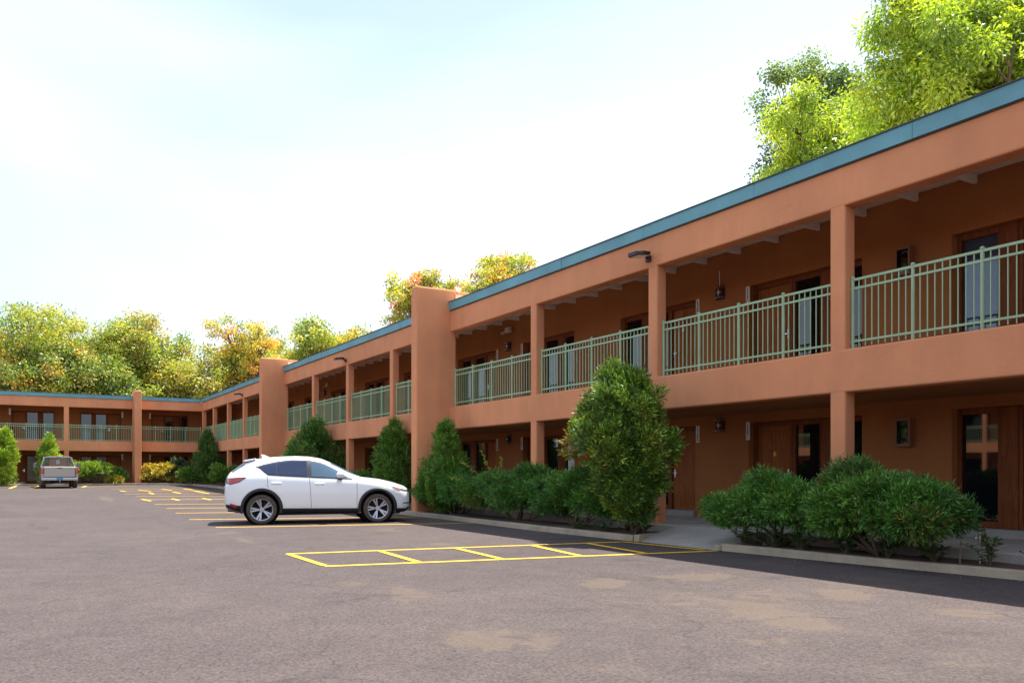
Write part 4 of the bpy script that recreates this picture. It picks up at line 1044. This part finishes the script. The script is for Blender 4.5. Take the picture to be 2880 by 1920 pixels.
# black surround then the panes
patch('window_trim', M['carblack'], [(x, z-.018) for x, z in DB], [(x, z+.018) for x, z in DT], -.135, 2.10, off=.004)
shr = lambda P, d: [(x, z+d) for x, z in P]
patch('side_window', M['carglass'], shr(DB, .012), shr(DT, -.012), -.06, .33, off=.009)
patch('side_window', M['carglass'], shr(DB, .012), shr(DT, -.012), .35, 1.03, off=.009)
patch('side_window', M['carglass2'], shr(DB, .012), shr(DT, -.012), 1.13, 1.97, off=.009)
def toppatch(name, mat, x0, x1, wf, off=.004, nx=14, ny=16):
    V = []; F = []
    for i in range(nx+1):
        x = x0+(x1-x0)*i/nx; w = wf(x)
        for j in range(ny+1):
            y = -w+2*w*j/ny; V.append((x, y, top_z(x, y)+off))
    for i in range(nx):
        for j in range(ny): F.append((i*(ny+1)+j, (i+1)*(ny+1)+j, (i+1)*(ny+1)+j+1, i*(ny+1)+j+1))
    return MB().add(V, F).build(name, mat, car, 0, True, recalc=False)
toppatch('windscreen', M['carglass2'], 1.60, 2.34, lambda x: ci(CR, x)-.01, .006)
toppatch('rear_window', M['carglass'], -.66, -.385, lambda x: ci(CR, x)+.01, .012)
# spoiler lip over the rear window
sp = MB(); P = [(-.42, 1.475), (-.40, 1.502), (-.12, 1.552), (-.12, 1.52), (-.36, 1.465)]
sp.add([(x, -.58, z) for x, z in P]+[(x, .58, z) for x, z in P], [tuple(range(5)), tuple(range(5, 10))]+[(k, (k+1) % 5, 5+(k+1) % 5, 5+k) for k in range(5)]).build('spoiler', M['carwhite'], car, .012)
fin = MB(); P = [(.02, 1.57), (-.005, 1.655), (.06, 1.645), (.20, 1.585)]
fin.add([(x, -.028 if i != 1 else -.006, z) for i, (x, z) in enumerate(P)]+[(x, .028 if i != 1 else .006, z) for i, (x, z) in enumerate(P)], [(0, 1, 2, 3), (4, 5, 6, 7)]+[(k, (k+1) % 4, 4+(k+1) % 4, 4+k) for k in range(4)]).build('antenna_fin', M['carwhite'], car, .006)
# cladding
def arch(cx_, r0, r1, a0, a1, sg, n=30):
    V = []; F = []
    for i in range(n+1):
        a = R(a0+(a1-a0)*i/n)
        for r, d in ((r0, -.02), (r0, .016), (r1, .016), (r1, .0)):
            x = cx_+r*math.cos(a); z = max(WZ+.02+r*math.sin(a), .235); V.append((x, sg*(side_y(x, max(z, ci(CB, x)+.09))+d), z))
    for i in range(n):
        for j in range(3): F.append((i*4+j, (i+1)*4+j, (i+1)*4+j+1, i*4+j+1))
    return MB().add(V, F).build('wheel_arch', M['carblack'], car, 0, True, recalc=True)
for sg in (-1, 1):
    arch(0, .405, .478, -14, 194, sg); arch(2.70, .405, .478, -14, 194, sg)
patch('sill_cladding', M['carblack'], [(.4, .255), (2.3, .235)], [(.4, .375), (2.3, .355)], .455, 2.245, off=.014, nz=5)
patch('rear_bumper_cladding', M['carblack'], [(-.83, .53), (-.80, .40), (-.6, .33), (-.4, .30)], [(-.83, .55), (-.80, .475), (-.6, .455), (-.4, .44)], -.80, -.455, off=.012, nz=5)
patch('front_bumper_cladding', M['carblack'], [(3.1, .23), (3.4, .245), (3.545, .37)], [(3.1, .345), (3.4, .335), (3.545, .39)], 3.165, 3.53, off=.012, nz=5)
patch('rear_reflector', M['tail'], [(-.79, .5), (-.55, .37)], [(-.79, .53), (-.55, .455)], -.70, -.56, off=.017, nz=3)
# seams
def seam(x, z0, z1, lean=0):
    for sg in (-1,):
        V = []; n = 14
        for i in range(n+1):
            z = z0+(z1-z0)*i/n; xx = x+lean*(i/n)
            for dx in (-.005, .005): V.append((xx+dx, sg*(side_y(xx, z)+.0025), z))
        MB().add(V, [(2*i, 2*i+1, 2*i+3, 2*i+2) for i in range(n)]).build('door_seam', M['seam'], car, recalc=False)
seam(1.13, .37, 1.085, -.045); seam(2.20, .37, 1.03); seam(.14, .86, 1.14, -.02)
patch('shut_line', M['seam'], [(2.2, 1.022), (2.79, .95), (3.3, .815)], [(2.2, 1.03), (2.79, .958), (3.3, .823)], 2.25, 3.2, off=.0025, nz=1)
# lamps
patch('tail_light', M['carblack'], [(-.81, .965), (-.70, .93), (-.5, .985), (-.34, 1.095)], [(-.81, 1.065), (-.70, 1.085), (-.5, 1.102), (-.34, 1.105)], -.79, -.35, off=.006, nz=5)
patch('tail_lens', M['tail'], [(-.81, .98), (-.70, .942), (-.5, 1.0), (-.40, 1.065)], [(-.81, 1.05), (-.70, 1.072), (-.5, 1.088), (-.40, 1.092)], -.765, -.42, off=.011, nz=5)
patch('headlight', M['headl'], [(3.02, .868), (3.2, .80), (3.4, .75), (3.53, .735)], [(3.02, .875), (3.2, .845), (3.4, .80), (3.53, .77)], 3.03, 3.515, off=.007, nz=4)
patch('turn_lens', M['amber'], [(3.05, .852), (3.2, .798), (3.33, .768)], [(3.05, .856), (3.2, .815), (3.33, .785)], 3.10, 3.26, off=.011, nz=3)
patch('headlight_brow', M['carblack'], [(3.25, .80), (3.4, .775), (3.54, .75)], [(3.25, .815), (3.4, .80), (3.54, .775)], 3.28, 3.525, off=.0105, nz=2)
patch('grille_edge', M['carblack'], [(3.5, .50), (3.545, .40)], [(3.5, .73), (3.545, .70)], 3.512, 3.542, off=.010, nz=4, nx=4)
patch('fog_slot', M['carblack'], [(3.3, .455), (3.53, .455)], [(3.3, .475), (3.53, .485)], 3.33, 3.53, off=.008, nz=2)
MB().box(3.535, 3.556, -.52, .52, .40, .70).build('grille', M['carblack'], car, .01)
MB().box(-.838, -.82, -.28, .28, .78, .90).build('number_plate', M['white'], car, .004)
MB().box(-.4, 3.3, -.55, .55, .20, .36).build('underbody', M['wellblack'], car)
for sg in (-1, 1):
    MB().tube([(-.3, sg*.5, .27), (-.76, sg*.5, .33)], .035, 10).build('exhaust', M['rim'], car)
# mirrors and handles
for sg in (-1, 1):
    y0 = side_y(1.86, 1.1)
    mr = MB().lathe([(0, -.10), (.05, -.098), (.085, -.07), (.10, 0), (.095, .05), (.07, .085), (0, .095)], 14, 'y').v
    m = MB(); base = MB().lathe([(0, -.10), (.05, -.098), (.085, -.07), (.10, 0), (.095, .05), (.07, .085), (0, .095)], 14, 'y')
    m.add([(1.80+p[0]*1.05, sg*(y0+.135)+p[1]*1.05, 1.155+p[2]*.78) for p in base.v], base.f)
    mo = m.build('mirror', M['carwhite'], car, 0, True)
    MB().box(1.74, 1.86, sg*(y0+.03)-.05, sg*(y0+.03)+.06, 1.045, 1.085).build('mirror_foot', M['carblack'], mo, .015)
    for hx, hz in ((.33, .965), (1.32, .945)):
        y1 = side_y(hx, hz)
        V = [(hx-.12, sg*(y1+.002), hz-.02), (hx+.12, sg*(y1+.002), hz-.02), (hx+.12, sg*(y1+.002), hz+.02), (hx-.12, sg*(y1+.002), hz+.02), (hx-.10, sg*(y1+.03), hz-.013), (hx+.10, sg*(y1+.03), hz-.013), (hx+.10, sg*(y1+.03), hz+.015), (hx-.10, sg*(y1+.03), hz+.015)]
        MB().add(V, [(0, 1, 2, 3), (4, 5, 6, 7), (0, 1, 5, 4), (1, 2, 6, 5), (2, 3, 7, 6), (3, 0, 4, 7)]).build('door_handle', M['carwhite'], car, .008)
# wheels
def wheel(root, x, y, r, w, spokes, sg, rimr, name='wheel', z=None, scale=1):
    z = r if z is None else z
    t = MB().lathe([(rimr, -w*.42), (rimr+.02, -w*.5), (r-.035, -w*.5), (r-.008, -w*.40), (r, -w*.2), (r, w*.2), (r-.008, w*.40), (r-.035, w*.5), (rimr+.02, w*.5), (rimr, w*.42)], 40, 'y', (x, y, z), closed=True)
    wh = t.build(name, M['tyre'], root, 0, True)
    rm = MB().lathe([(rimr+.003, w*.50), (rimr-.012, w*.49), (rimr-.03, w*.36), (rimr-.035, -w*.4), (rimr+.003, -w*.42)], 40, 'y', (x, y, z)) if sg > 0 else MB().lathe([(rimr+.003, -w*.50), (rimr-.012, -w*.49), (rimr-.03, -w*.36), (rimr-.035, w*.4), (rimr+.003, w*.42)], 40, 'y', (x, y, z))
    yo = y+sg*w*.40
    for k in range(spokes):
        a = 2*math.pi*(k+.5)/spokes; da = .10
        for e in ((-da, da) if spokes == 5 else (0,)):
            a1 = a+e*1.6; ca, sa = math.cos(a+e*.5), math.sin(a+e*.5); cb, sb = math.cos(a1), math.sin(a1)
            p0 = Vector((x+.05*ca, yo, z+.05*sa)); p1 = Vector((x+(rimr-.01)*cb, yo+sg*.012, z+(rimr-.01)*sb)); tn = Vector((-sb, 0, cb))
            V = []
            for p, hw in ((p0, .016), (p1, .022)):
                V += [p-tn*hw, p+tn*hw, p+tn*hw*1.2-Vector((0, sg*.03, 0)), p-tn*hw*1.2-Vector((0, sg*.03, 0))]
            rm.add(V, [(0, 1, 5, 4), (1, 2, 6, 5), (2, 3, 7, 6), (3, 0, 4, 7), (0, 1, 2, 3), (4, 5, 6, 7)])
    rm.lathe([(0, 0), (.055, 0), (.062, -.01), (.062, -.04), (0, -.04)] if sg > 0 else [(0, 0), (.055, 0), (.062, .01), (.062, .04), (0, .04)], 16, 'y', (x, yo+sg*.012, z))
    rm.build('rim', M['rim'], wh)
    MB().lathe([(0, 0), (rimr-.03, 0), (rimr-.03, .02), (0, .02)], 28, 'y', (x, y-.01, z)).build('brake_disc', M['wellblack'], wh)
    return wh
for ax_ in AXL:
    for sg in (-1, 1): wheel(car, ax_, sg*.80, WR, .225, 5, sg, .252)
for ax_ in AXL:
    for sg in (-1, 1):
        MB().lathe([(0, sg*.565), (.411, sg*.565), (.411, sg*.885)], 36, 'y', (ax_, 0, WZ+.02)).build('wheel_well', M['wellblack'], car, recalc=False)

# ------------------------------------------------------------------ silver pickup, seen from behind
tp_ = gnd(168, 1372.6)
tk = thing('pickup_truck', 'champagne silver pickup truck parked facing the far wing with a blue number plate', 'pickup truck', (tp_.x, tp_.y, gz(tp_.y)), rotz=R(90), local=True, scale=.905)
HW = .985
def loft(name, mat, secs, parent=tk, bevel=.03):
    V = []; F = []; n = len(secs[0][1])
    for x, pts in secs: V += [(x, y, z) for y, z in pts]
    for i in range(len(secs)-1):
        for k in range(n): F.append((i*n+k, i*n+(k+1) % n, (i+1)*n+(k+1) % n, (i+1)*n+k))
    F += [tuple(range(n)), tuple((len(secs)-1)*n+k for k in range(n))]
    return MB().add(V, F).build(name, mat, parent, bevel)
# bed sides with rounded shoulders
for sg in (-1, 1):
    loft('bed_side', M['truck'], [(x, [(sg*(HW-.02), .62), (sg*HW, .85), (sg*(HW-.005), 1.08), (sg*(HW-.06), 1.27), (sg*(HW-.14), 1.28), (sg*(HW-.14), .62)]) for x in (0.02, 2.3)], bevel=.02)
MB().box(.05, 2.3, -HW+.14, HW-.14, .62, .70).build('bed_floor', M['interior'], tk)
tg = loft('tailgate', M['truck'], [(-.02, [(-.80, .66), (.80, .66), (.80, 1.24), (-.80, 1.24)]), (.03, [(-.83, .64), (.83, .64), (.83, 1.285), (-.83, 1.285)])], bevel=.02)
MB().box(-.032, -.018, -.13, .13, 1.16, 1.215).build('tailgate_handle', M['carblack'], tg, .01)
MB().box(-.026, -.018, -.62, -.48, .86, .885).build('badge', M['rim'], tg); MB().box(-.026, -.018, .52, .62, .86, .885).build('badge', M['rim'], tg)
for sg in (-1, 1):
    MB().box(-.03, .12, sg*.905-.075, sg*.905+.075, .86, 1.20).build('tail_light', M['tail'], tk, .02)
    wheel(tk, .98, sg*.83, .375, .26, 8, sg, .215); wheel(tk, 4.45, sg*.83, .375, .26, 8, sg, .215)
MB().box(-.17, .02, -.96, .96, .46, .62).build('bumper', M['rim'], tk, .03)
MB().box(-.178, -.168, -.17, .17, .49, .61).build('number_plate', M['plate'], tk)
MB().tube([(-.05, 0, .40), (-.26, 0, .40)], .03, 8).tube([(-.25, 0, .40), (-.25, 0, .48)], .025, 8).build('tow_hitch', M['chrome'], tk)
MB().box(.1, 5.0, -.45, .45, .34, .60).build('chassis', M['wellblack'], tk)
# cab: lower box, pillars, roof, glass
loft('cab', M['truck'], [(x, [(-HW, .50), (HW, .50), (HW, 1.05), (HW-.05, 1.30), (-HW+.05, 1.30), (-HW, 1.05)]) for x in (2.34, 4.15)], bevel=.03)
loft('bonnet', M['truck'], [(4.16, [(-HW, .55), (HW, .55), (HW-.03, 1.12), (HW-.2, 1.28), (-HW+.2, 1.28), (-HW+.03, 1.12)]), (5.35, [(-HW+.04, .55), (HW-.04, .55), (HW-.08, 1.0), (HW-.25, 1.16), (-HW+.25, 1.16), (-HW+.08, 1.0)])], bevel=.04)
loft('roof', M['truck'], [(2.46, [(-.70, 1.83), (.70, 1.83), (.66, 1.90), (.4, 1.925), (-.4, 1.925), (-.66, 1.90)]), (3.6, [(-.72, 1.83), (.72, 1.83), (.68, 1.91), (.4, 1.935), (-.4, 1.935), (-.68, 1.91)])], bevel=.02)
MB().box(2.43, 2.46, -.10, .10, 1.845, 1.89).build('stop_lamp', M['tail'], tk)
for sg in (-1, 1):
    MB().tube([(2.42, sg*.90, 1.29), (2.50, sg*.71, 1.86)], .045, 6).build('pillar', M['truck'], tk)
    MB().tube([(4.1, sg*.90, 1.29), (3.55, sg*.71, 1.86)], .04, 6).build('pillar', M['truck'], tk)
    mo = MB().box(3.85, 3.92, sg*1.22-.10, sg*1.22+.10, 1.18, 1.52).build('tow_mirror', M['carblack'], tk, .03)
    MB().box(3.845, 3.85, sg*1.22-.075, sg*1.22+.075, 1.21, 1.49).build('mirror_glass', M['cabglass'], mo)
    MB().tube([(3.9, sg*.93, 1.34), (3.9, sg*1.15, 1.34)], .03, 6).build('mirror_arm', M['carblack'], mo)
    V = [(2.55, sg*.90, 1.31), (4.0, sg*.90, 1.31), (3.55, sg*.73, 1.82), (2.58, sg*.73, 1.82)]
    MB().add(V, [(0, 1, 2, 3)]).build('side_glass', M['truckglass'], tk, recalc=False)
rw = MB().add([(2.41, -.85, 1.31), (2.41, .85, 1.31), (2.49, .68, 1.83), (2.49, -.68, 1.83)], [(0, 1, 2, 3)]).build('rear_glass', M['truckglass'], tk, recalc=False)
MB().add([(2.428, -.53, 1.31), (2.428, -.49, 1.31), (2.498, -.49, 1.82), (2.498, -.53, 1.82)], [(0, 1, 2, 3)]).build('glass_bar', M['carblack'], rw, recalc=False)
MB().add([(2.428, .53, 1.31), (2.428, .49, 1.31), (2.498, .49, 1.82), (2.498, .53, 1.82)], [(0, 1, 2, 3)]).build('glass_bar', M['carblack'], rw, recalc=False)
MB().add([(2.435, -.10, 1.43), (2.435, .10, 1.43), (2.476, .10, 1.70), (2.476, -.10, 1.70)], [(0, 1, 2, 3)]).build('sticker', M['white'], rw, recalc=False)
MB().box(2.9, 3.1, -.75, .75, .9, 1.42).build('seat', M['interior'], tk, .04)
MB().add([(2.46, -.48, 1.31), (2.46, .48, 1.31), (2.53, .48, 1.80), (2.53, -.48, 1.80)], [(0, 1, 2, 3)]).build('rear_board', M['stucco'], tk, recalc=False)
